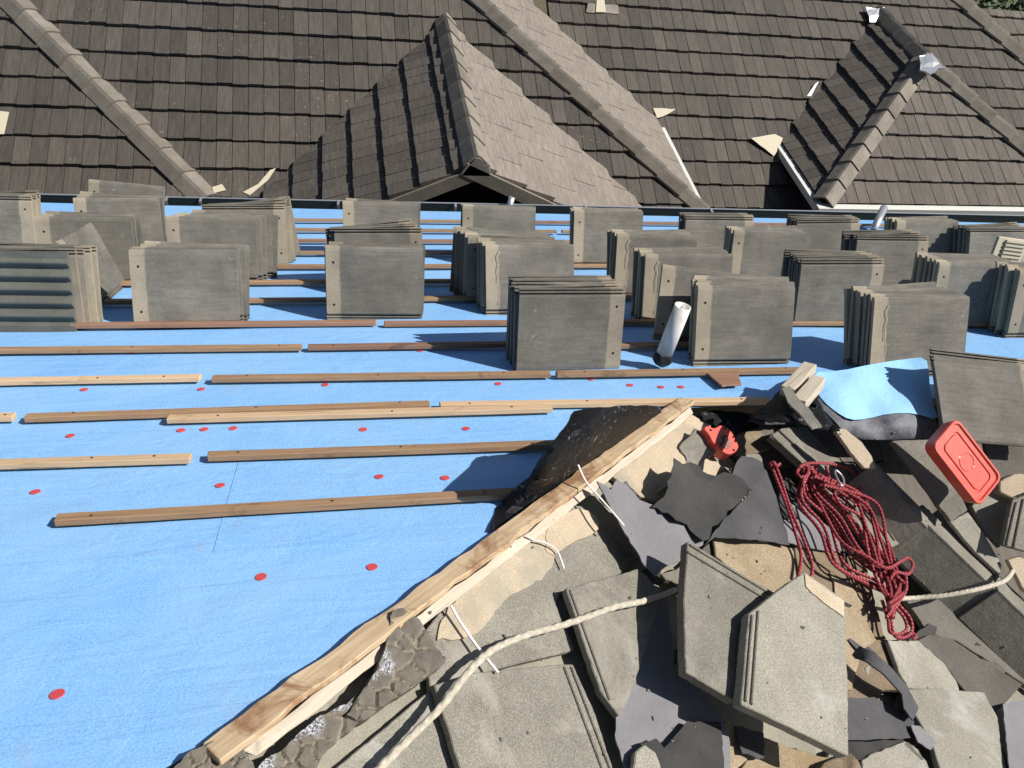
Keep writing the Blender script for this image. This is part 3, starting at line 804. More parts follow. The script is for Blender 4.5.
def ridge_caps(a, b, n1, n2, w=.15, step=.33, lift=.075, seed=0, parent=None):
    rnd = random.Random(seed); d = b - a; ln = d.length; x = d.normalized()
    zc = (n1 + n2); zc = (zc - x * zc.dot(x)).normalized()
    def sd(nn, sg):
        s = x.cross(nn).normalized()
        return s if s.dot(zc) < 0 else -s
    s1, s2 = sd(n1, 1), sd(n2, -1)
    k = int(ln / step)
    for i in range(k + 1):
        l0 = ln - (i + 1) * step if False else i * step
        c = a + x * l0; L_ = min(step + .06, ln - l0 + .03)
        if L_ < .1: continue
        bm = bmesh.new(); rings = []
        for (t, up) in ((0, .024), (L_, .0)):
            pr = []
            for (q, off) in ((1, -.012), (.6, .012), (.25, .033), (0, .04), (-.25, .033), (-.6, .012), (-1, -.012)):
                s = s1 if q >= 0 else s2
                pr.append(c + x * t + s * (w * abs(q)) + zc * (lift + off + up))
            lo_ = [p - zc * .028 for p in pr[::-1]]
            rings.append([bm.verts.new(p) for p in pr + lo_])
        n = len(rings[0])
        for j in range(n): bm.faces.new((rings[0][j], rings[0][(j + 1) % n], rings[1][(j + 1) % n], rings[1][j]))
        bm.faces.new(rings[0][::-1]); bm.faces.new(rings[1]); bmesh.ops.recalc_face_normals(bm, faces=bm.faces)
        o = recentre(link('ridge_tile', bm, M['cap'])); o.rotation_euler = (rnd.uniform(-.008, .008),) * 3
        child(o, parent or nb)
def isect(n1, p1, n2, p2, z):
    """point at height z on the line where two planes meet"""
    A = Matrix((n1, n2, V((0, 0, 1)))); return A.inverted() @ V((n1.dot(p1), n2.dot(p2), z))
YD = V((0, 1, 0))
# slope A with its right hip
hb = hit((703, 215), PA); zE = hb.z
ht0 = hit((480, 0), PA); hd = (ht0 - hb); 
k45 = V((-1, 1, SN / CS)); zT = zE + 2.2
HT = hb + k45 * ((zT - zE) / (SN / CS))
# keep the traced direction in plan (it is within a degree of 45)
eL = V((-9, hb.y, zE))
topL = V((-9, HT.y, zT))
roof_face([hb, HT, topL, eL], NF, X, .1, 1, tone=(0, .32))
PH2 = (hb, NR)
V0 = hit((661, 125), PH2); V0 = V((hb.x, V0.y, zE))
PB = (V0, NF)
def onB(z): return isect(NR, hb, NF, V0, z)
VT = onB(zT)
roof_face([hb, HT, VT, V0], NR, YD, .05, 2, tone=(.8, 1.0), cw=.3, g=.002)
ridge_caps(hb, HT, NF, NR, seed=3, w=.11)
# left hip row on slope A
h1b, h1t = hit((208, 203), PA), hit((-8, -18), PA)
ridge_caps(h1b, h1t + (h1t - h1b) * .5, V((-.2, -.3, .9)).normalized(), V((.25, -.2, .9)).normalized(), w=.135, seed=5, lift=.07)
# slope B
zB = zE - .62; zBT = zE + 2.4
def pB(x, z): return V((x, V0.y + (z - V0.z) * CS / SN, z))
h3a, h3b = hit((956, 0), PB), hit((1024, 63), PB)
k3 = V((1, -1, -SN / CS))
h3top = h3a - k3 * ((zBT - h3a.z) / (SN / CS)); h3bot = h3a + k3 * ((h3a.z - zB) / (SN / CS))
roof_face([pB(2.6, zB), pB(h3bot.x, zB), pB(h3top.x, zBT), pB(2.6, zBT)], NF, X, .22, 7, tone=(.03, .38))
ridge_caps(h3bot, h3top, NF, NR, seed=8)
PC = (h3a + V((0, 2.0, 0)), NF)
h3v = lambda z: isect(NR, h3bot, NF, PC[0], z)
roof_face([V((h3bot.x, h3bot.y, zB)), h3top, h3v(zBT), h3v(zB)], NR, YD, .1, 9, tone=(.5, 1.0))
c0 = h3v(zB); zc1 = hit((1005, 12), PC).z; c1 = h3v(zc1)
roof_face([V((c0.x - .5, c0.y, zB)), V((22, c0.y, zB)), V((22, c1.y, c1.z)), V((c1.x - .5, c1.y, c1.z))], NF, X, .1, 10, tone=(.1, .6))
# gable wing in front of slope A
B1 = hit((445, 28), PA) + V((0, 0, .05))
yf = 5.92
Q1 = V((B1.x, yf, B1.z)); zg = zE - .06
def fall(P, sx, z): return V((P.x + sx * (P.z - z) * CS / SN, P.y, z))
PAu = PA[0] + NF * .045
vL, vR = isect(NF, PAu, NL, B1, zg), isect(NF, PAu, NR, B1, zg)
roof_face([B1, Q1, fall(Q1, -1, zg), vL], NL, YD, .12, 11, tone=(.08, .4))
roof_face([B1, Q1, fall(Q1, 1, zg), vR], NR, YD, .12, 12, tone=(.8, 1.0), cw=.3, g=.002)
ridge_caps(Q1 - YD * .02, B1, NL, NR, seed=13, w=.13)
for sx in (-1, 1):                          # barge boards and the shaded gable wall
    E_ = fall(Q1, sx, zg); d = (E_ - Q1); x = d.normalized(); z = V((x.z, 0, -x.x)) * (1 if x.x < 0 else -1); z = z if z.z > 0 else -z
    y = z.cross(x); mid = (Q1 + E_) / 2 - z * .055 + V((0, -.016 - .003 * sx, 0)) - d.normalized() * .05
    bm = bmesh.new(); add_box(bm, frame(mid, x, y, z), d.length + .1, .022, .13); o = child(recentre(link('barge_board', bm, M['cap'])), nb); bevel(o, .003)
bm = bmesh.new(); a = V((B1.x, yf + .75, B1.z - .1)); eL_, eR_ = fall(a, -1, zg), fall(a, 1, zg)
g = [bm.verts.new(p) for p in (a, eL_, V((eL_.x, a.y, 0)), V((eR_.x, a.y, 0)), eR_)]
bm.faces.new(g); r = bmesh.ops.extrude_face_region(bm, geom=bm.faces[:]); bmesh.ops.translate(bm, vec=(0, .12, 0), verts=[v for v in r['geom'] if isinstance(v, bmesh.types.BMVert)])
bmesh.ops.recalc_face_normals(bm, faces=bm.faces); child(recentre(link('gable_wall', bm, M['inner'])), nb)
bm = bmesh.new()
pr = [bm.verts.new((B1.x + a, yf - .03, B1.z + c_)) for a, c_ in ((-.13, -.07), (.13, -.07), (.02, .105), (-.02, .105))]
bm.faces.new(pr); r = bmesh.ops.extrude_face_region(bm, geom=bm.faces[:]); bmesh.ops.translate(bm, vec=(0, .12, 0), verts=[v for v in r['geom'] if isinstance(v, bmesh.types.BMVert)])
bmesh.ops.recalc_face_normals(bm, faces=bm.faces); child(recentre(link('ridge_end', bm, M['cap'])), nb)
# hipped wing in front of slope B
B2 = hit((877, 14), PB); Q2 = None
best = min((abs(proj(V((B2.x, B2.y - t * .01, B2.z)))[1] - 61), t) for t in range(10, 400))
Q2 = V((B2.x, B2.y - best[1] * .01, B2.z))
dz = min((abs(proj(Q2 + V((-t, -t, -t * SN / CS)))[1] - 205), t) for t in [i * .01 for i in range(30, 500)])[1]
zW = Q2.z - dz * SN / CS
hL, hR = Q2 + V((-dz, -dz, -dz * SN / CS)), Q2 + V((dz, -dz, -dz * SN / CS))
wvL, wvR = isect(NF, PB[0], NL, B2, zW), isect(NF, PB[0], NR, B2, zW)
roof_face([Q2, hL, hR], NF, X, .15, 15, tone=(.2, .5))
roof_face([B2, Q2, hL, wvL], NL, YD, .08, 16, tone=(0.05, .4))
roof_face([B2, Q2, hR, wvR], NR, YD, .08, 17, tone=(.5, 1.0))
ridge_caps(Q2, B2, NL, NR, seed=18, w=.13); ridge_caps(hL, Q2, NL, NF, seed=19, w=.14); ridge_caps(hR, Q2, NF, NR, seed=20, w=.13)
def long_box(name, a, b, wd, th, m, off=V()):
    d = b - a; x = d.normalized(); z = V((0, 0, 1)); y = z.cross(x)
    bm = bmesh.new(); add_box(bm, frame((a + b) / 2 + off, x, y, z), d.length, wd, th); return child(recentre(link(name, bm, M[m])), nb)
long_box('gutter', hL + V((-.1, -.06, -.02)), hR + V((.1, -.06, -.02)), .10, .09, 'white')
long_box('gutter', wvL + V((-.05, 0, -.03)), hL + V((-.05, -.1, -.03)), .09, .08, 'white')
long_box('gutter', V0 + V((.05, 0, -.03)), hb + V((.05, -.05, -.03)), .06, .05, 'white')
long_box('fascia', hL + V((.1, .02, -.14)), hR + V((-.1, .02, -.14)), .03, .2, 'cream')
long_box('soffit', hL + V((.2, .35, -.24)), hR + V((-.2, .35, -.24)), .6, .03, 'cream')
bm = bmesh.new(); add_box(bm, Matrix.Translation(((hL.x + hR.x) / 2, hL.y + .7, (zW - .12) / 2)), (hR.x - hL.x) - 1.0, .2, zW - .12); child(recentre(link('wall', bm, M['brick'])), nb)
bm = bmesh.new(); add_box(bm, Matrix.Translation((hL.x + .6, (hL.y + wvL.y) / 2 + .4, (zW - .12) / 2)), .2, wvL.y - hL.y, zW - .12); child(recentre(link('wall', bm, M['brick'])), nb)
bm = bmesh.new(); add_box(bm, Matrix.Translation(((hb.x - 9) / 2 - .3, hb.y + .6, (zE - .12) / 2)), hb.x + 8, .2, zE - .12); child(recentre(link('wall', bm, M['brick'])), nb)
bm = bmesh.new(); add_box(bm, Matrix.Translation((9.5, pB(0, zB).y + .6, (zB - .12) / 2)), 13, .2, zB - .12); child(recentre(link('wall', bm, M['brick'])), nb)
# flashings
def flash(px, pl, m, lift=.05, jag=0.0, thick=.004):
    ids[0] += 1
    o = recentre(link('flashing', sheet_bm(px, pl, lift, thick, 6, jag, ids[0]), M[m])); child(o, nb); return o
flash([(276, 168), (268, 180), (250, 195), (243, 192), (258, 184), (270, 170)], PA, 'cream', .06)
flash([(588, 3), (618, 5), (619, 14), (586, 12)], PB, 'cap', .05, .6); flash([(597, -4), (604, -4), (606, 12), (596, 12)], PB, 'cream', .062)
flash([(653, 108), (676, 109), (668, 114), (657, 118)], PB, 'cream', .06, .5)
flash([(751, 138), (775, 134), (783, 138), (778, 150), (774, 156)], PB, 'cream', .07, .3)
flash([(-8, 110), (9, 112), (4, 134), (-8, 134)], PA, 'cream', .06)
flash([(815, 84), (819, 81), (811, 96), (807, 96)], PB, 'zinc', .06)
flash([(866, 7), (884, 7), (886, 20), (870, 22)], PB, 'zinc', lambda x, y: .11 + .02 * noise.noise(V((x * .3, y * .3, 1))), 1.4, .01)
fr_ = (Q2 + V((0, 0, .12)), V((0, -.15, 1)).normalized())
flash([(919, 56), (932, 53), (944, 68), (930, 74), (920, 70)], fr_, 'zinc', lambda x, y: .02 * noise.noise(V((x * .3, y * .3, 1))), 1.6, .02)
flash([(212, 187), (222, 184), (226, 190), (214, 193)], PA, 'cream', .06, .3)

# tree behind the far corner of the roofs
def tree(base, h, r, n, seed, label):
    rnd = random.Random(seed)
    root = empty('broadleaf_tree', base, label, 'tree')
    bm = bmesh.new()
    pts = [V((.25 * math.sin(i * .5), .2 * math.cos(i * .7) - .2, h * .75 * i / 8)) for i in range(9)]
    rings = []
    for i, p in enumerate(pts):
        rr = .22 * (1 - i / 9.5); rings.append([bm.verts.new(p + V((math.cos(2 * PI * k / 9), math.sin(2 * PI * k / 9), 0)) * rr) for k in range(9)])
    for a, b in zip(rings, rings[1:]):
        for k in range(9): bm.faces.new((a[k], a[(k + 1) % 9], b[(k + 1) % 9], b[k]))
    tips = []
    for j in range(14):
        p = pts[rnd.randint(3, 8)]; an = rnd.uniform(0, 2 * PI); q = p + V((math.cos(an) * r * .7, math.sin(an) * r * .7, rnd.uniform(.2, .3) * h)); tips.append(q)
        tube_bm(bm, [p, p.lerp(q, .5) + V((0, 0, -.1)), q], .05, 5)
    child(link('trunk', bm, M['bark']), root).location = base
    bm = bmesh.new(); tl = bm.faces.layers.float.new('tone')
    cl = [(q + V((rnd.gauss(0, r * .3), rnd.gauss(0, r * .3), rnd.gauss(0, r * .22))), rnd.random()) for q in tips for _ in range(5)]
    for i in range(n):
        c, t = rnd.choice(cl); p = c + V((rnd.gauss(0, .22), rnd.gauss(0, .22), rnd.gauss(0, .18)))
        a = V((rnd.gauss(0, 1), rnd.gauss(0, 1), rnd.gauss(0, .6))).normalized(); b = a.orthogonal().normalized(); s = rnd.uniform(.05, .1)
        f = bm.faces.new([bm.verts.new(p + q) for q in (a * s, b * s * .5, -a * s, -b * s * .5)]); f[tl] = min(1, max(0, t * .7 + rnd.random() * .3))
    child(link('crown', bm, M['leaf']), root).location = base
tp = EYE + ray((1012, 4)) * 19.5
tree(V((tp.x + .8, tp.y, 0)), tp.z + 1.0, 2.2, 9000, 3, 'leafy green tree behind the roofs at the upper right corner')
#@@PART4

# old tiles still lying on the back of the small ridge
dn = NF * -.15
rs = roof_face([HEND + dn, V((10, HEND.y, HEND.z)) + dn, V((10, VEND.y, VEND.z)) + dn, VEND + dn], NF, X, .1, 31, tone=(.25, .6), parent=house, cw=.3)
rs.name = 'ridge_slope'
# ------------------------------------------------------------------ debris on the hip slope
GD = 'broken tiles strewn over the hip slope'
GBIT = 'torn pieces of bitumen sheet on the hip slope'
S = slab
exec_later = []
# tiles still bedded along the hip
S('concrete_tile', 'beige mortar covered tile beside the upper end of hip timber', 'roof tile', [(608, 474), (650, 443), (689, 414), (712, 424), (704, 440), (724, 470), (690, 492), (668, 502), (640, 496)], '2', .016, .02, M['beige'], GD, jag=1.0)
S('concrete_tile', 'brownish tile under the red chalk reel', 'roof tile', [(738, 433), (776, 420), (777, 446), (742, 458), (730, 450)], '2', .022, .02, M['brown'], GD)
S('concrete_tile', 'beige topped tile crossed by the bent white tie', 'roof tile', [(424, 632), (470, 575), (548, 500), (582, 506), (606, 530), (640, 560), (596, 590), (560, 592), (556, 604), (575, 650), (500, 668), (452, 690), (430, 690)], '2', .018, .02, M['slab'], GD)
S('mortar_skim', 'thin beige mortar skim on tile beside the hip timber', 'mortar', [(430, 640), (470, 580), (530, 520), (548, 515), (556, 548), (553, 566), (530, 586), (508, 596), (497, 610), (480, 632), (460, 640)], '2', .024, .006, M['beige'], jag=2.5, bev=0, smoothn=1)
S('mortar_skim', 'rounded beige mortar pad under the loose white strip', 'mortar', [(545, 530), (566, 512), (586, 508), (600, 520), (598, 532), (572, 542), (548, 560)], '2', .026, .008, M['beige'], jag=1.2, bev=0, smoothn=1)
S('concrete_tile', 'grey tile at bottom edge with double ribs along right side', 'roof tile', [(434, 685), (470, 673), (560, 664), (573, 664), (596, 715), (620, 790), (470, 800)], '2', .045, .024, M['slab'], GD,
  ribs=[((564, 667), (610, 790), .007, .008, 0), ((571, 667), (618, 790), .007, .008, 0)])
S('concrete_tile', 'grey tile with upturned left edge under white rope end', 'roof tile', [(566, 588), (577, 586), (640, 568), (660, 590), (650, 640), (626, 705), (619, 716), (600, 690)], '2', .062, .024, M['slab'], GD,
  ribs=[((572, 590), (612, 700), .022, .008, 0)])
S('concrete_tile', 'greenish grey strip of old bed below the mortar stones', 'roof tile', [(336, 768), (400, 715), (430, 690), (440, 710), (470, 800), (320, 800)], '2', .012, .02, M['slab_pale'], GD)
# bitumen sheets
def curl(cx, cy, a, fx, fy, base): return lambda x, y: base + a * max(0, (x - cx) * fx + (y - cy) * fy) ** 1.5
S('bitumen_sheet', 'faded grey bitumen sheet with a pointed lower tip', 'bitumen sheet', [(597, 481), (611, 490), (616, 480), (626, 484), (640, 500), (655, 505), (668, 500), (690, 512), (705, 530), (703, 545), (684, 558), (667, 566), (656, 576), (645, 566), (620, 524)], '2',
  lambda x, y: .085 + .00018 * (600 - y) * .5, .004, M['bit_light'], GBIT, jag=1.0, bev=0)
S('bitumen_sheet', 'rough black bitumen sheet with torn top below the chalk reel', 'bitumen sheet', [(652, 507), (664, 497), (668, 488), (672, 470), (674, 458), (683, 464), (690, 462), (700, 466), (708, 474), (716, 476), (724, 472), (732, 474), (742, 478), (752, 490), (740, 502), (722, 520), (703, 541), (690, 530), (672, 516)], '2',
  lambda x, y: .104 + .014 * math.sin(x * .11) * math.sin(y * .13), .004, M['bit_dark'], GBIT, jag=2.6, bev=0)
S('bitumen_sheet', 'dark grey bitumen sheet left of the twin red rope strands', 'bitumen sheet', [(742, 456), (752, 457), (762, 462), (769, 478), (778, 500), (790, 545), (760, 540), (715, 537), (704, 546), (722, 522), (752, 491), (728, 482), (735, 466)], '2',
  lambda x, y: .094 + .012 * math.sin(x * .09 + y * .03), .004, M['bit_mid'], GBIT, jag=.9, bev=0)
S('bitumen_sheet', 'blue grey bitumen scrap under the coiled red rope', 'bitumen sheet', [(775, 500), (806, 508), (832, 530), (850, 552), (830, 551), (800, 546), (786, 542)], '2', .052, .004, M['bit_light'], GBIT, jag=.8, bev=0)
S('bitumen_sheet', 'large faded bitumen sheet at bottom centre with rounded right side', 'bitumen sheet', [(652, 590), (668, 600), (672, 640), (675, 674), (700, 690), (720, 712), (730, 742), (731, 795), (650, 795), (624, 765), (615, 735), (616, 715), (630, 690), (643, 650)], '2',
  lambda x, y: .05 + .00035 * max(0, x - 690), .004, M['bit_light'], GBIT, jag=.8, bev=0)
S('bitumen_sheet', 'dark patch standing for a shadow over the faded bitumen sheet at bottom', 'bitumen sheet', [(640, 744), (656, 738), (664, 748), (688, 721), (721, 722), (726, 795), (665, 795), (655, 760)], '2', .075, .004, M['bit_dark'], GBIT, jag=.9, bev=0)  # dark piece put in for the shadow cast on the faded sheet
S('bitumen_sheet', 'purple grey bitumen piece right of the pale pointed tile', 'bitumen sheet', [(845, 697), (874, 697), (900, 710), (914, 721), (913, 738), (845, 741)], '2', .06, .004, M['bit_mid'], GBIT, jag=.9, bev=0)
S('bitumen_sheet', 'small dark bitumen piece at bottom right under the purple one', 'bitumen sheet', [(845, 742), (906, 738), (896, 752), (872, 760), (845, 762)], '2', .04, .004, M['bit_dark'], GBIT, jag=1.2, bev=0)
S('bitumen_sheet', 'pale mauve bitumen corner at the right bottom edge', 'bitumen sheet', [(1003, 704), (1022, 700), (1060, 700), (1060, 800), (1012, 795)], '2', .09, .004, M['bit_light'], GBIT, jag=.8, bev=0)
S('bitumen_strip', 'narrow curled bitumen strip arching over the tan backing', 'bitumen strip', [(853, 654), (860, 646), (875, 653), (892, 668), (907, 686), (919, 708), (913, 720), (904, 708), (902, 694), (886, 676), (868, 662), (856, 658)], '2',
  lambda x, y: .07 + .07 * math.sin(max(0, min(1, (x - 850) / 68)) * PI), .005, M['bit_mid'], jag=.5, bev=0)
S('bitumen_strip', 'small mauve bitumen strip beside the pale square tile', 'bitumen strip', [(911, 725), (920, 726), (936, 742), (931, 750), (918, 742)], '2', .075, .004, M['bit_light'], jag=.6, bev=0)
# tan backings and boards
S('backing_board', 'tan sanded board under the upper ribbed tile edge', 'board', [(713, 536), (760, 541), (794, 548), (797, 582), (778, 600), (752, 588), (716, 556)], '2', .058, .012, M['tan'], jag=.6)
S('concrete_tile', 'broad tan underside of tile below the red rope', 'roof tile', [(796, 540), (846, 548), (868, 570), (880, 618), (898, 668), (905, 692), (885, 690), (862, 720), (845, 720), (800, 640)], '2', .035, .02, M['brown'], GD, jag=1.6)
S('backing_board', 'pale sandy patch right of the pointed tile', 'board', [(830, 572), (856, 592), (876, 640), (862, 650), (852, 690), (843, 690), (840, 610)], '2', .043, .006, M['tan'], jag=1.5, bev=0)
S('concrete_tile', 'tan broken tile at bottom below the two big ribbed tiles', 'roof tile', [(724, 720), (764, 736), (756, 752), (738, 768), (736, 795), (728, 795)], '2', .03, .018, M['tan'], GD, jag=.8)
S('concrete_tile', 'tan crumbly tile at bottom left of the brown lump', 'roof tile', [(764, 737), (790, 748), (826, 757), (846, 770), (846, 800), (738, 800), (742, 768)], '2', .028, .018, M['tan'], GD, jag=1.2)
S('rubble', 'brown lump of broken tile at bottom right of centre', 'rubble', [(806, 778), (830, 760), (850, 751), (860, 762), (864, 800), (800, 800)], '2', lambda x, y: .06 + .01 * math.sin(x * .2), .04, M['brown'], jag=1.5, bev=.004)
S('rubble', 'pale chip of tile at bottom centre beside the shadow patch', 'rubble', [(636, 752), (645, 744), (656, 752), (664, 775), (660, 795), (630, 795)], '2', .082, .02, M['slab_pale'], jag=.7, bev=.003)
S('concrete_tile', 'grey broken tile at bottom edge right of brown lump', 'roof tile', [(862, 760), (876, 752), (905, 741), (918, 748), (930, 770), (936, 800), (866, 800)], '2', .05, .018, M['slab_pale'], GD, jag=1.0)
# the two big ribbed tiles
tX = tilted('2', (725, 620), .19, .05, -.10)
S('concrete_tile', 'large grey tile with twin ribs along its upper right edge', 'roof tile', [(688, 541), (777, 594), (760, 606), (748, 614), (736, 702), (686, 672), (684, 600)], tX, 0, .03, M['slab'], GD,
  ribs=[((689, 545), (775, 597), .007, .009, 0), ((687, 552), (770, 602), .007, .009, 0)])
tY = tilted('2', (800, 660), .23, -.02, -.10)
S('concrete_tile', 'large pale grey pointed tile with ribs down its left edge', 'roof tile', [(805, 572), (845, 600), (848, 680), (849, 756), (795, 730), (741, 704), (749, 614), (776, 592)], tY, 0, .032, M['slab_pale'], GD,
  ribs=[((752, 615), (745, 702), .008, .01, 0), ((758, 611), (751, 705), .008, .01, 0)])
S('mortar_skim', 'pale mortar smear across the tip of the pointed tile', 'mortar', [(805, 574), (844, 601), (844, 617), (826, 604), (812, 593), (806, 586)], tY, .0035, .003, M['beige'], jag=.5, bev=0)
# pale flat tiles at lower right
S('concrete_tile', 'pale tapering tile below the red rope tail', 'roof tile', [(888, 640), (918, 640), (945, 664), (956, 680), (960, 692), (908, 688), (899, 672)], '2', .06, .018, M['slab_pale'], GD, jag=.6)
S('concrete_tile', 'pale square tile with cut corner near the right bottom edge', 'roof tile', [(906, 689), (940, 688), (966, 691), (984, 692), (998, 718), (1006, 765), (1010, 800), (950, 800), (932, 742), (914, 712)], '2', .072, .02, M['slab_pale'], GD, jag=.5)
S('concrete_tile', 'dark grey tile lying askew above the pale square tile', 'roof tile', [(918, 640), (930, 634), (954, 640), (990, 664), (1023, 684), (1001, 708), (996, 712), (968, 694), (944, 664)], '2', .055, .022, M['slab_dark'], GD, jag=.4)
S('concrete_tile', 'dark grey broken tile behind white rope at right edge', 'roof tile', [(905, 598), (936, 592), (985, 640), (1060, 690), (1060, 710), (1022, 682), (956, 640), (930, 634)], '2', .03, .022, M['slab_dark'], GD)

# ------------------------------------------------------------------ ridge caps tumbled along the valley
def angle_cap(label, a, b, wl, wr, lift, m1, seed=1):
    """angled hip cap: crest from pixel a to b, one leg falling left, one right"""
    Pv = (HEND, (UP_N + NF).normalized())
    A, B = hit(a, Pv, lift), hit(b, Pv, lift); x = (B - A).normalized()
    zc = (Pv[1] - x * Pv[1].dot(x)).normalized(); s = x.cross(zc)      # s points to the lower left
    l = (s * .58 - zc * .80).normalized(); r = (-s * .93 - zc * .36).normalized()
    bm = bmesh.new(); rings = []; n = 10
    for i in range(n + 1):
        t = i / n; c = A.lerp(B, t); j = .002 * noise.noise(V((t * 8, seed, 0)))
        top = [c + l * wl, c + l * .012, c + zc * .003, c + r * .012, c + r * wr]
        bot = [p - zc * .02 for p in top[::-1]]
        rings.append([bm.verts.new(p + zc * j) for p in top + bot])
    k = len(rings[0])
    for p, q in zip(rings, rings[1:]):
        for i in range(k): bm.faces.new((p[i], p[(i + 1) % k], q[(i + 1) % k], q[i]))
    bm.faces.new(rings[0][::-1]); bm.faces.new(rings[-1]); bmesh.ops.recalc_face_normals(bm, faces=bm.faces)
    o = recentre(link('ridge_tile', bm, M[m1])); bevel(o, .003); tag(o, label, 'ridge tile', 'angled ridge tiles lying along the valley'); return o
angle_cap('angled ridge tile beside the coiled red rope, uppermost of the row', (868, 468), (928, 528), .17, .10, .16, 'slab')
angle_cap('angled ridge tile in the middle of the valley row', (922, 519), (1004, 598), .17, .12, .145, 'slab')
angle_cap('angled ridge tile running out at right edge, lowest of the row', (998, 590), (1075, 665), .17, .12, .16, 'slab')
S('concrete_tile', 'beige tile end with nail hole above the ridge tile row', 'roof tile', [(834, 428), (846, 429), (862, 442), (872, 456), (876, 468), (864, 468), (850, 452)], '3', .12, .02, M['beige'], GD)
tZ = tilted('2', (840, 480), .10, .0, .0)
S('concrete_tile', 'grey tile with ribs on both sides under the red coil', 'roof tile', [(770, 436), (782, 428), (827, 425), (866, 478), (905, 541), (880, 552), (838, 505), (803, 465)], tZ, 0, .026, M['slab'], GD,
  ribs=[((771, 437), (803, 466), .009, .009, .008), ((778, 432), (811, 463), .009, .012, .008), ((826, 427), (904, 541), .008, .01, .0), ((819, 427), (894, 541), .008, .01, .0)])
S('concrete_tile', 'long grey tile strip left of the red lid', 'roof tile', [(892, 441), (938, 439), (950, 470), (968, 510), (951, 522), (925, 486)], '3', .10, .024, M['slab'], GD)
S('concrete_tile', 'grey tile under the right side of the red lid', 'roof tile', [(985, 441), (1060, 440), (1060, 476), (1005, 486), (990, 470)], '3', .02, .022, M['slab_dark'], GD)
S('rubble', 'beige rubble lump right of the red lid', 'rubble', [(1000, 482), (1015, 474), (1060, 470), (1060, 486), (1012, 498), (1000, 492)], '3', .06, .05, M['beige'], jag=1.4, bev=.004)
S('concrete_tile', 'pale tile below the red lid at right', 'roof tile', [(972, 506), (992, 490), (1014, 495), (1005, 530), (1000, 548), (984, 530)], '3', .025, .02, M['slab_pale'], GD)
S('concrete_tile', 'pale worn tile beside the valley row', 'roof tile', [(950, 522), (968, 512), (985, 535), (1002, 565), (1000, 575), (975, 552)], '3', .05, .02, M['slab_pale'], GD)
S('concrete_tile', 'ribbed dark tile end at right edge below the lid', 'roof tile', [(1003, 545), (1013, 500), (1060, 480), (1060, 560)], '3', .12, .024, M['slab'], GD,
  ribs=[((1016, 502), (1006, 545), .008, .01, 0), ((1023, 499), (1013, 548), .008, .01, 0)])
S('concrete_tile', 'beige tile corner at right edge above the last ridge tile', 'roof tile', [(1008, 560), (1020, 556), (1060, 580), (1060, 620), (1024, 590)], '3', .08, .02, M['beige'], GD)

# ------------------------------------------------------------------ mortar bed with stones
def stones(label, poly, pl, base, h, cell, foil, seed):
    rnd = random.Random(seed)
    bm = sheet_bm(poly, pl, base, .03, 2.6, 1.2, seed)
    P, Nn = PLN[pl]
    pts = []
    x0, x1 = min(p[0] for p in poly), max(p[0] for p in poly); y0, y1 = min(p[1] for p in poly), max(p[1] for p in poly)
    cs = []; 
    for _ in range(400):
        q = (rnd.uniform(x0, x1), rnd.uniform(y0, y1))
        if inside(q, poly) and all(math.hypot(q[0] - c[0], q[1] - c[1]) > cell * c[2] for c in cs): cs.append((q[0], q[1], rnd.uniform(.8, 1.25)))
    gl = bm.verts.layers.float.new('gap'); fl = bm.verts.layers.float.new('foil')
    bm.verts.ensure_lookup_table(); tops = {v for f in bm.faces if f.normal.dot(Nn) > .5 for v in f.verts}
    bm.normal_update()
    tops = {v for f in bm.faces if f.normal.dot(Nn) > .9 for v in f.verts}
    for v in tops:
        x, y = proj(v.co); x += 3 * noise.noise(V((x * .08, y * .08, seed))); y += 3 * noise.noise(V((x * .08, y * .08, seed + 9)))
        ds = sorted((math.hypot(x - c[0], (y - c[1])) / c[2], i) for i, c in enumerate(cs))
        e = (ds[1][0] - ds[0][0]) / cell
        k = min(1, e / .28); k = k * k * (3 - 2 * k)
        v[gl] = (1 - min(1, e / .16)) ** .7
        ff = 0
        for (fx, fy, frd) in foil: ff = max(ff, min(1, max(0, (frd - math.hypot(x - fx, y - fy)) / 5)))
        v[fl] = ff
        v.co += Nn * (h * .3 * k * (.7 + .5 * ((ds[0][1] * 37 % 10) / 10)) + .004 * noise.noise(v.co * 60))
    o = recentre(link('mortar_bed', bm, M['stones'], smooth=True)); tag(o, label, 'mortar'); return o
stones('cobbled grey mortar lump with stone imprints beside the hip timber', [(392, 612), (402, 609), (418, 620), (430, 640), (444, 664), (412, 688), (392, 700), (362, 722), (345, 716), (362, 690), (378, 668), (386, 640)], '2', .05, .03, 16, [(386, 668, 9), (372, 676, 7), (424, 624, 6), (382, 655, 8)], 3)
stones('cobbled mortar strip with silver foil flecks along lower hip', [(362, 688), (376, 690), (372, 712), (340, 738), (322, 756), (300, 800), (240, 800), (262, 762), (285, 748), (300, 732), (320, 716), (345, 706)], '2', .04, .03, 18, [(310, 724, 16), (338, 704, 11), (262, 760, 14), (352, 708, 8), (292, 738, 8)], 5)
stones('brown pebbled mortar end at bottom left of hip', [(172, 770), (190, 752), (215, 741), (240, 748), (252, 764), (258, 800), (130, 800)], '2', .03, .03, 15, [(251, 757, 8)], 7)

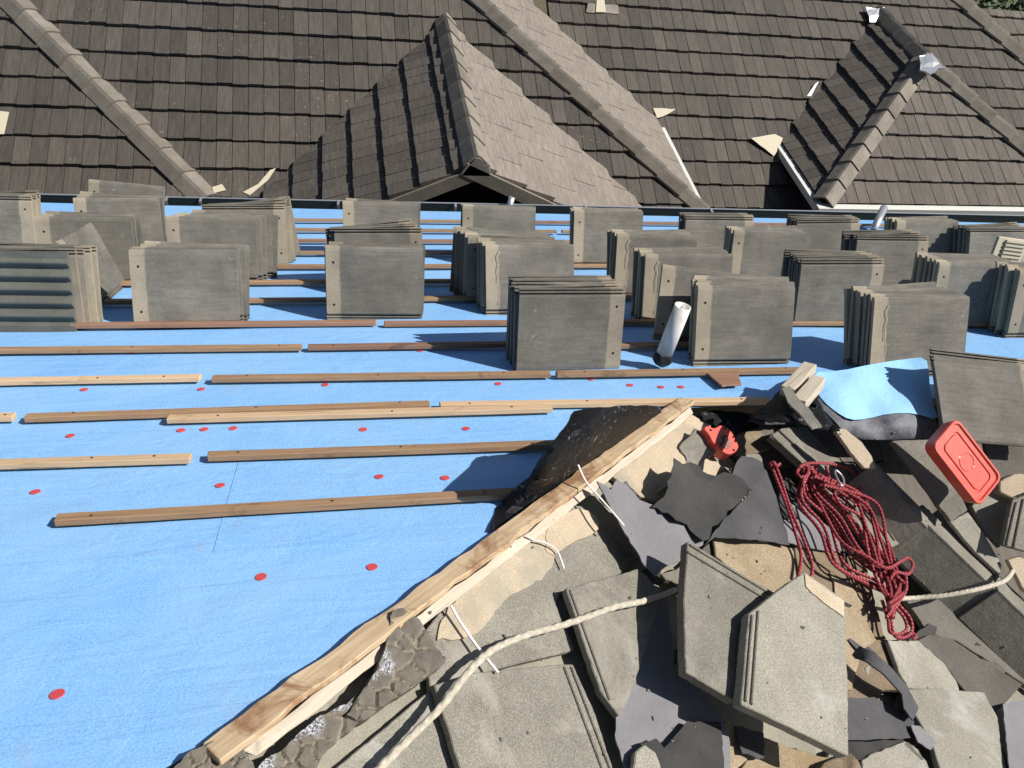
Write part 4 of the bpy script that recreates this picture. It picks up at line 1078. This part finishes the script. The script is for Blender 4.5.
# ------------------------------------------------------------------ membrane flaps
def flap(px, py):
    # height of the folded black membrane: low along the hip, lifted towards its free edge
    d = ((px - 490) * (400 - 530) - (py - 530) * (690 - 490)) / math.hypot(200, 130)    # pixels left of the hip line
    t = max(0, min(1, d / 62))
    s = max(0, min(1, (px - 500) / 50))
    return .012 + .25 * s * math.sin(min(1, t * 1.25) * PI * .62) * (1 - .35 * max(0, (px - 590) / 70)) + .006 * noise.noise(V((px * .05, py * .05, 0)))
S('membrane_flap', 'crumpled black membrane folded up along the hip timber', 'membrane', [(488, 533), (496, 508), (512, 490), (528, 478), (545, 450), (560, 432), (569, 420), (574, 411), (600, 407), (630, 405), (657, 406), (662, 412), (640, 428), (600, 455), (560, 486), (520, 512)], '0', flap, .004, M['membrane'], jag=.8, bev=0, step=7)
def bl(x, y): return .03 + .007 * math.sin(x * .09 + y * .05) + .004 * math.sin((x - y * .8) * .16) + .007 * noise.noise(V((x * .03, y * .04, 4)))
PR = (APEX, V((0, -.02, 1)).normalized())
root = empty('underlay_flap', hit((870, 420), PR), 'loose end of blue underlay folded over ridge, dark underside curling', 'underlay')
o = slab('blue_sheet', '', '', [(812, 372), (840, 371), (872, 364), (905, 359), (926, 357), (929, 372), (930, 390), (934, 408), (939, 420), (915, 413), (890, 413), (866, 419), (850, 420), (836, 412), (822, 400), (815, 388)], PR, bl, .002, M['blue_flap'], bev=0, step=8, smoothn=1, parent=root)
for p in o.data.polygons: p.use_smooth = True
def bl2(x, y):
    t = max(0, min(1, (y - 410) / 30)); return bl(x, y) - .004 - .05 * t * t
o = slab('curled_underside', '', '', [(818, 394), (834, 410), (850, 419), (866, 418), (890, 412), (915, 412), (932, 418), (938, 428), (936, 437), (905, 439), (868, 440), (848, 436), (830, 416), (815, 402)], PR, bl2, .003, M['flap_under'], bev=0, step=6, smoothn=1, parent=root)
# torn membrane and timber off-cuts where hip meets ridge
S('membrane_scrap', 'crumpled black membrane bunched around timber off-cuts at ridge end', 'membrane', [(752, 416), (768, 402), (783, 388), (802, 373), (815, 371), (820, 385), (818, 400), (826, 414), (840, 430), (815, 428), (796, 420), (770, 422)], '0',
  lambda x, y: .02 + .05 * max(0, min(1, (x - 752) / 30)) + .02 * noise.noise(V((x * .12, y * .12, 2))), .005, M['membrane'], jag=1.2, bev=0, step=6)
S('membrane_scrap', 'black membrane strip behind the red chalk reel', 'membrane', [(700, 412), (718, 410), (760, 414), (776, 420), (738, 434), (726, 438), (714, 424), (704, 420)], '2', .03, .004, M['membrane'], jag=.8, bev=0, step=7)
S('membrane_scrap', 'wrinkled brown edged membrane left of the ridge off-cuts', 'membrane', [(748, 420), (760, 414), (778, 408), (792, 406), (800, 416), (812, 426), (800, 430), (784, 424), (766, 424)], '2', lambda x, y: .09 + .025 * noise.noise(V((x * .15, y * .2, 6))), .005, M['bit_mid'], jag=1.2, bev=0, step=5)
board('timber_offcut', 'upper sawn timber off-cut wrapped in black membrane', 'timber', (786, 397), (809, 372), .05, .04, M['greywood'], '0', (.09, .12), seed=31, rough=.003)
board('timber_offcut', 'lower sawn timber off-cut under the torn membrane', 'timber', (797, 410), (817, 386), .05, .04, M['greywood'], '0', (.10, .10), seed=32, rough=.003)
S('membrane_scrap', 'olive strip of membrane hanging down from the timber off-cuts', 'membrane', [(782, 388), (790, 386), (798, 398), (812, 412), (822, 426), (812, 428), (800, 414), (788, 402)], '0', .15, .006, M['slab'], jag=.6, bev=0, step=6)
S('wood_scrap', 'flat brown wood scrap on the blue sheet below leaning stack', 'wood scrap', [(703, 370), (738, 371), (742, 384), (722, 386)], '0', .03, .008, M['redwood'], jag=.6)
# ------------------------------------------------------------------ red things
# plastic lid
cA, cB, cC, cD = (957, 417), (1003, 476), (980, 509), (932, 446)
PLid = (hit((968, 463), P3, .27), (NF + V((.10, -.16, 0))).normalized())
c3 = [hit(p, PLid) for p in (cA, cB, cC, cD)]
o0 = sum(c3, V()) / 4; lx = ((c3[1] - c3[0]) + (c3[2] - c3[3])); Lx_ = lx.length / 2; lx.normalize()
ly = ((c3[0] - c3[3]) + (c3[1] - c3[2])); ly = ly - lx * ly.dot(lx); Ly_ = ly.length / 2; ly.normalize(); lz = lx.cross(ly)
if lz.dot(PLid[1]) < 0: ly = -ly; lz = -lz
fl_ = frame(o0, lx, ly, lz)
root = empty('plastic_box', o0, 'flat red plastic box with rounded corners lying on tile at right', 'box')
def rrect(hx, hy, r, n=6):
    p = []
    for (sx, sy, a0) in ((1, 1, 0), (-1, 1, 90), (-1, -1, 180), (1, -1, 270)):
        for i in range(n + 1):
            a = R(a0 + 90 * i / n); p.append((sx * (hx - r) + r * math.cos(a), sy * (hy - r) + r * math.sin(a)))
    return p
hx_, hy_ = Lx_ / 2, Ly_ / 2
bm = bmesh.new(); prof = [(hx_ - .004, hy_ - .004, -.05, .03), (hx_, hy_, -.004, .03), (hx_ - .003, hy_ - .003, 0, .028), (hx_ - .010, hy_ - .010, 0, .024), (hx_ - .014, hy_ - .014, -.006, .022), (hx_ - .032, hy_ - .032, -.006, .02), (hx_ - .034, hy_ - .034, -.010, .02), (hx_ - .038, hy_ - .038, -.010, .02), (hx_ - .040, hy_ - .040, -.006, .02)]
prev = None
for (ax, ay, z, r) in prof:
    ring = [bm.verts.new(fl_ @ V((x, y, z))) for (x, y) in rrect(max(ax, .03), max(ay, .03), r)]
    if prev:
        for i in range(len(ring)): bm.faces.new((prev[i], prev[(i + 1) % len(ring)], ring[(i + 1) % len(ring)], ring[i]))
    prev = ring
bm.faces.new(prev); bmesh.ops.recalc_face_normals(bm, faces=bm.faces)
child(recentre(link('box_shell', bm, M['red'])), root)
bm = bmesh.new(); tube_bm(bm, [fl_ @ V((.032 * math.cos(2 * PI * i / 28), .032 * math.sin(2 * PI * i / 28), -.006)) for i in range(29)], .0018, 6)
child(recentre(link('ring_mark', bm, M['red'])), root)
for an in (20, 200):
    bm = bmesh.new(); bmesh.ops.create_icosphere(bm, subdivisions=1, radius=.005, matrix=fl_ @ Matrix.Translation((.033 * math.cos(R(an)), .033 * math.sin(R(an)), -.006)) @ Matrix.Diagonal((1, 1, .3, 1)))
    child(recentre(link('scuff', bm, M['plastic'])), root)
# chalk line reel
PT = (hit((722, 440), P2, .09), (UP_N + V((-.12, -.2, 0))).normalized())
root = empty('chalk_reel', hit((722, 440), PT), 'red chalk line reel with folding crank on beige tile', 'tool')
body = [(703, 428), (709, 425), (714, 429), (722, 424), (731, 430), (737, 441), (739, 447), (736, 452), (729, 455), (722, 451), (713, 443), (709, 434)]
slab('reel_body', '', '', body, PT, .0, .05, M['red'], bev=.006, smoothn=1, step=12, parent=root)
slab('label_plate', '', '', [(716, 436), (722, 433), (730, 440), (733, 446), (727, 450), (720, 445)], PT, .002, .003, concrete('worn_label', (.30, .12, .10), (.45, .25, .22)), bev=0, smoothn=1, step=8, parent=root)
bm = bmesh.new(); cpt = [hit(p, PT, .008) for p in ((721, 446), (724, 441), (723, 437), (727, 436))]
tube_bm(bm, spline(cpt, 6), .003, 6); child(recentre(link('crank', bm, M['black'])), root)
for p in ((734, 450), (725, 428), (711, 430)):
    bm = bmesh.new(); bmesh.ops.create_cone(bm, cap_ends=True, segments=10, radius1=.0045, radius2=.004, depth=.004, matrix=Matrix.Translation(hit(p, PT, .002)) @ PT[1].to_track_quat('Z', 'Y').to_matrix().to_4x4())
    child(recentre(link('screw', bm, M['black'])), root)
# ropes
def rope(name, label, runs, pl, r, m, seg=8, lobes=0, lob=0.0, tw=0.0, sub=8):
    bm = bmesh.new()
    for run in runs:
        pts = [hit((p[0], p[1]), PLN[pl] if isinstance(pl, str) else pl, p[2]) for p in run]
        tube_bm(bm, spline(pts, sub), r, seg, tw, lobes, lob)
    o = recentre(link(name, bm, M[m])); tag(o, label, 'rope'); return o
rnd = random.Random(12); runs = []
h0 = .135
# hank: long bights from the knotted top to the tail
axisT, axisB = (806, 466), (900, 590)
for i in range(11):
    t = i / 10
    w0, w1 = -18 + 44 * t, -44 + 74 * t
    xs = [(808 + rnd.uniform(-4, 8), 464 + rnd.uniform(-3, 5)), (812 + w0 * .8, 492 - w0 * .35), (836 + w0 * .9, 518 - w0 * .6 + rnd.uniform(-5, 5)), (864 + w1 * .7, 546 - w1 * .5 + rnd.uniform(-6, 6)),
          (888 + w1 * .35 + rnd.uniform(-4, 4), 574 - w1 * .25), (892 + rnd.uniform(-4, 8), 600 + rnd.uniform(-4, 4)), (890 + rnd.uniform(-4, 4), 618)]
    runs.append([(x, y, h0 - .011 * j + .010 * (i % 3) + .012 * math.sin(j * .9 + i)) for j, (x, y) in enumerate(xs)])
for i in range(5):                          # crossing turns
    a = rnd.uniform(0, 1)
    xs = [(815 + 10 * a, 470 + 4 * i), (840 + 9 * i, 492 + 10 * a), (862 + 6 * i, 520 + 6 * i), (872 + 5 * i, 556 + 3 * i), (880 + 6 * i, 585), (893 - 2 * i, 604)]
    runs.append([(x + rnd.uniform(-4, 4), y + rnd.uniform(-4, 4), h0 + .035 + .006 * i - .0005 * (y - 470)) for x, y in xs])
# big loop at the upper right, the loop at right, the knot, the lower bights
runs.append([(803, 470, .16), (806, 464, .17), (818, 463, .175), (832, 464, .17), (846, 468, .165), (856, 476, .16), (860, 488, .15), (858, 498, .14), (854, 508, .135)])
runs.append([(818, 500, .13), (840, 540, .15), (866, 556, .17), (886, 568, .17), (900, 562, .165), (908, 558, .16), (913, 565, .15), (908, 574, .15), (896, 572, .16), (890, 580, .15)])
runs.append([(799, 468, .16), (797, 473, .165), (801, 477, .17), (807, 475, .175), (808, 468, .175), (803, 465, .17), (799, 468, .165)])
runs.append([(886, 596, .095), (890, 612, .085), (892, 628, .08), (896, 637, .08), (906, 637, .08), (912, 630, .085), (910, 618, .09), (900, 606, .095), (894, 598, .10)])
runs.append([(882, 600, .095), (888, 620, .085), (890, 632, .09), (900, 634, .09), (907, 628, .095), (903, 616, .095), (892, 604, .105)])
runs.append([(910, 634, .08), (914, 634, .085), (916, 637, .08), (913, 639, .08)])
runs.append([(905, 572, .15), (906, 588, .14), (900, 600, .13), (890, 608, .13)])
rope('braided_rope', 'red braided rope coiled in a long hank on grey tile', runs, '2', .0058, 'redrope', 7)
rope('braided_rope', 'twin red rope strands hanging left of the coil', [[(770, 463, .115), (776, 478, .115), (786, 504, .11), (795, 532, .10), (801, 556, .085), (798, 578, .08)], [(774, 462, .115), (781, 480, .115), (790, 508, .115), (802, 536, .105), (811, 560, .09), (812, 573, .09), (808, 582, .08)], [(772, 462, .13), (776, 466, .14), (780, 464, .13)]], '2', .0058, 'redrope', 7)
bm = bmesh.new(); cl = [hit(p, P2, .20) for p in ((836, 470), (842, 476), (844, 482), (842, 486), (838, 480), (835, 473))]
tube_bm(bm, spline(cl + [cl[0]], 5), .004, 6); tag(recentre(link('carabiner', bm, M['steel'])), 'small white metal clip lying on the red coil', 'clip')
rope('twisted_rope', 'frayed white rope curving across tiles at bottom centre', [[(360, 790, .05), (382, 766, .055), (410, 738, .06), (440, 708, .075), (462, 680, .085), (482, 658, .085), (500, 646, .08), (530, 634, .08), (560, 626, .085), (590, 616, .095), (615, 607, .10), (640, 602, .09), (660, 596, .06), (675, 590, .03)]], '2', 0.0082, 'whiterope', 18, 3, .08, 200, 26)
rope('twisted_rope', 'thin white rope stretched from red coil to right edge', [[(893, 599, .115), (915, 598, .12), (942, 596, .17), (970, 591, .225), (990, 586, .25), (1004, 581, .26), (1012, 572, .24), (1016, 560, .2)]], '2', .008, 'whiterope', 14, 3, .14, 330, 22)
# plastic ties
def strip(name, label, pts, wd, th, m, pl='2'):
    P, Nn = PLN[pl]; q = spline([hit((x, y), PLN[pl], l) for x, y, l in pts], 6); bm = bmesh.new(); rings = []
    for i, p in enumerate(q):
        t = (q[min(i + 1, len(q) - 1)] - q[max(0, i - 1)]).normalized(); s = t.cross(Nn).normalized()
        rings.append([bm.verts.new(p + s * a + Nn * b) for a, b in ((-wd / 2, 0), (wd / 2, 0), (wd / 2, th), (-wd / 2, th))])
    for a, b in zip(rings, rings[1:]):
        for k in range(4): bm.faces.new((a[k], a[(k + 1) % 4], b[(k + 1) % 4], b[k]))
    bm.faces.new(rings[0][::-1]); bm.faces.new(rings[-1]); bmesh.ops.recalc_face_normals(bm, faces=bm.faces)
    tag(recentre(link(name, bm, M[m])), label, 'plastic tie')
strip('plastic_tie', 'clear plastic strip crossing the hip timber onto grey bitumen', [(578, 465, .10), (586, 482, .10), (600, 498, .10), (614, 514, .11), (624, 526, .11)], .0065, .002, 'plastic')
strip('plastic_tie', 'thin white bent tie beside the rounded mortar pad', [(526, 536, .045), (533, 540, .04), (545, 543, .038), (556, 550, .036), (561, 560, .034), (564, 569, .032)], .005, .002, 'plastic')
strip('plastic_tie', 'straight white strip under the white rope by mortar stones', [(451, 606, .05), (460, 622, .045), (478, 648, .045), (498, 673, .055)], .0065, .003, 'plastic')

# shards between the larger pieces
rnd = random.Random(41); made = 0; spots = []
while made < 52:
    px, py = rnd.uniform(600, 1020), rnd.uniform(440, 765)
    if (px - 200) * 350 + (py - 750) * 490 < 22000 or (px > 862 and py < 640) or any(math.hypot(px - a, py - b) < 26 for a, b in spots): continue
    spots.append((px, py)); rr = rnd.uniform(11, 30); k = rnd.randint(4, 6); a0 = rnd.uniform(0, 6)
    poly = [(px + rr * rnd.uniform(.55, 1.1) * math.cos(a0 + 2 * PI * i / k), py + rr * rnd.uniform(.45, 1.0) * math.sin(a0 + 2 * PI * i / k)) for i in range(k)]
    mm = rnd.choice(['slab', 'slab_dark', 'slab', 'bit_mid', 'bit_dark', 'bit_dark', 'slab_dark', 'brown'])
    tl_ = tilted('3' if px > 900 and py < 640 else '2', (px, py), rnd.uniform(.015, .045), rnd.uniform(-.25, .25), rnd.uniform(-.25, .25))
    bit = mm.startswith('bit')
    S('tile_shard', 'small jagged shard lodged between the larger broken tiles', 'shard', poly, tl_, 0, .004 if bit else .018, M[mm], 'small shards filling the gaps in the debris', jag=2.2, bev=0 if bit else .002)
    made += 1
# crumbs of mortar and tile scattered over the debris
bpy.context.view_layer.update()
dg = bpy.context.evaluated_depsgraph_get(); rnd = random.Random(77)
bm = bmesh.new(); got = 0
for _ in range(260):
    px, py = rnd.uniform(400, 1020), rnd.uniform(430, 766)
    if (px - 200) * 350 + (py - 750) * 490 < 9000: continue          # left of the hip
    if rnd.random() > .25 + .75 * max(0, noise.noise(V((px * .02, py * .02, 3))) + .3): continue
    ok, loc, nor, fi, ob, mx = SC.ray_cast(dg, EYE, ray((px, py)))
    if not ok or ob.name.split('.')[0] in ('braided_rope', 'twisted_rope', 'box_shell', 'reel_body', 'carabiner', 'underlay_sheet', 'hip_board'): continue
    if nor.z < .5: continue
    s = rnd.choice((.0015, .002, .002, .003, .004, .006))
    b = bmesh.ops.create_icosphere(bm, subdivisions=1, radius=s, matrix=Matrix.Translation(loc + nor * s * .4) @ Matrix.Rotation(rnd.uniform(0, 6), 4, 'Z') @ Matrix.Diagonal((1, rnd.uniform(.5, .9), rnd.uniform(.4, .8), 1)))
    for v in b['verts']: v.co += V((rnd.uniform(-1, 1), rnd.uniform(-1, 1), rnd.uniform(-1, 1))) * s * .3
tag(link('mortar_crumbs', bm, M['slab']), 'tiny crumbs of mortar scattered across the tile debris', 'rubble', kind='stuff')
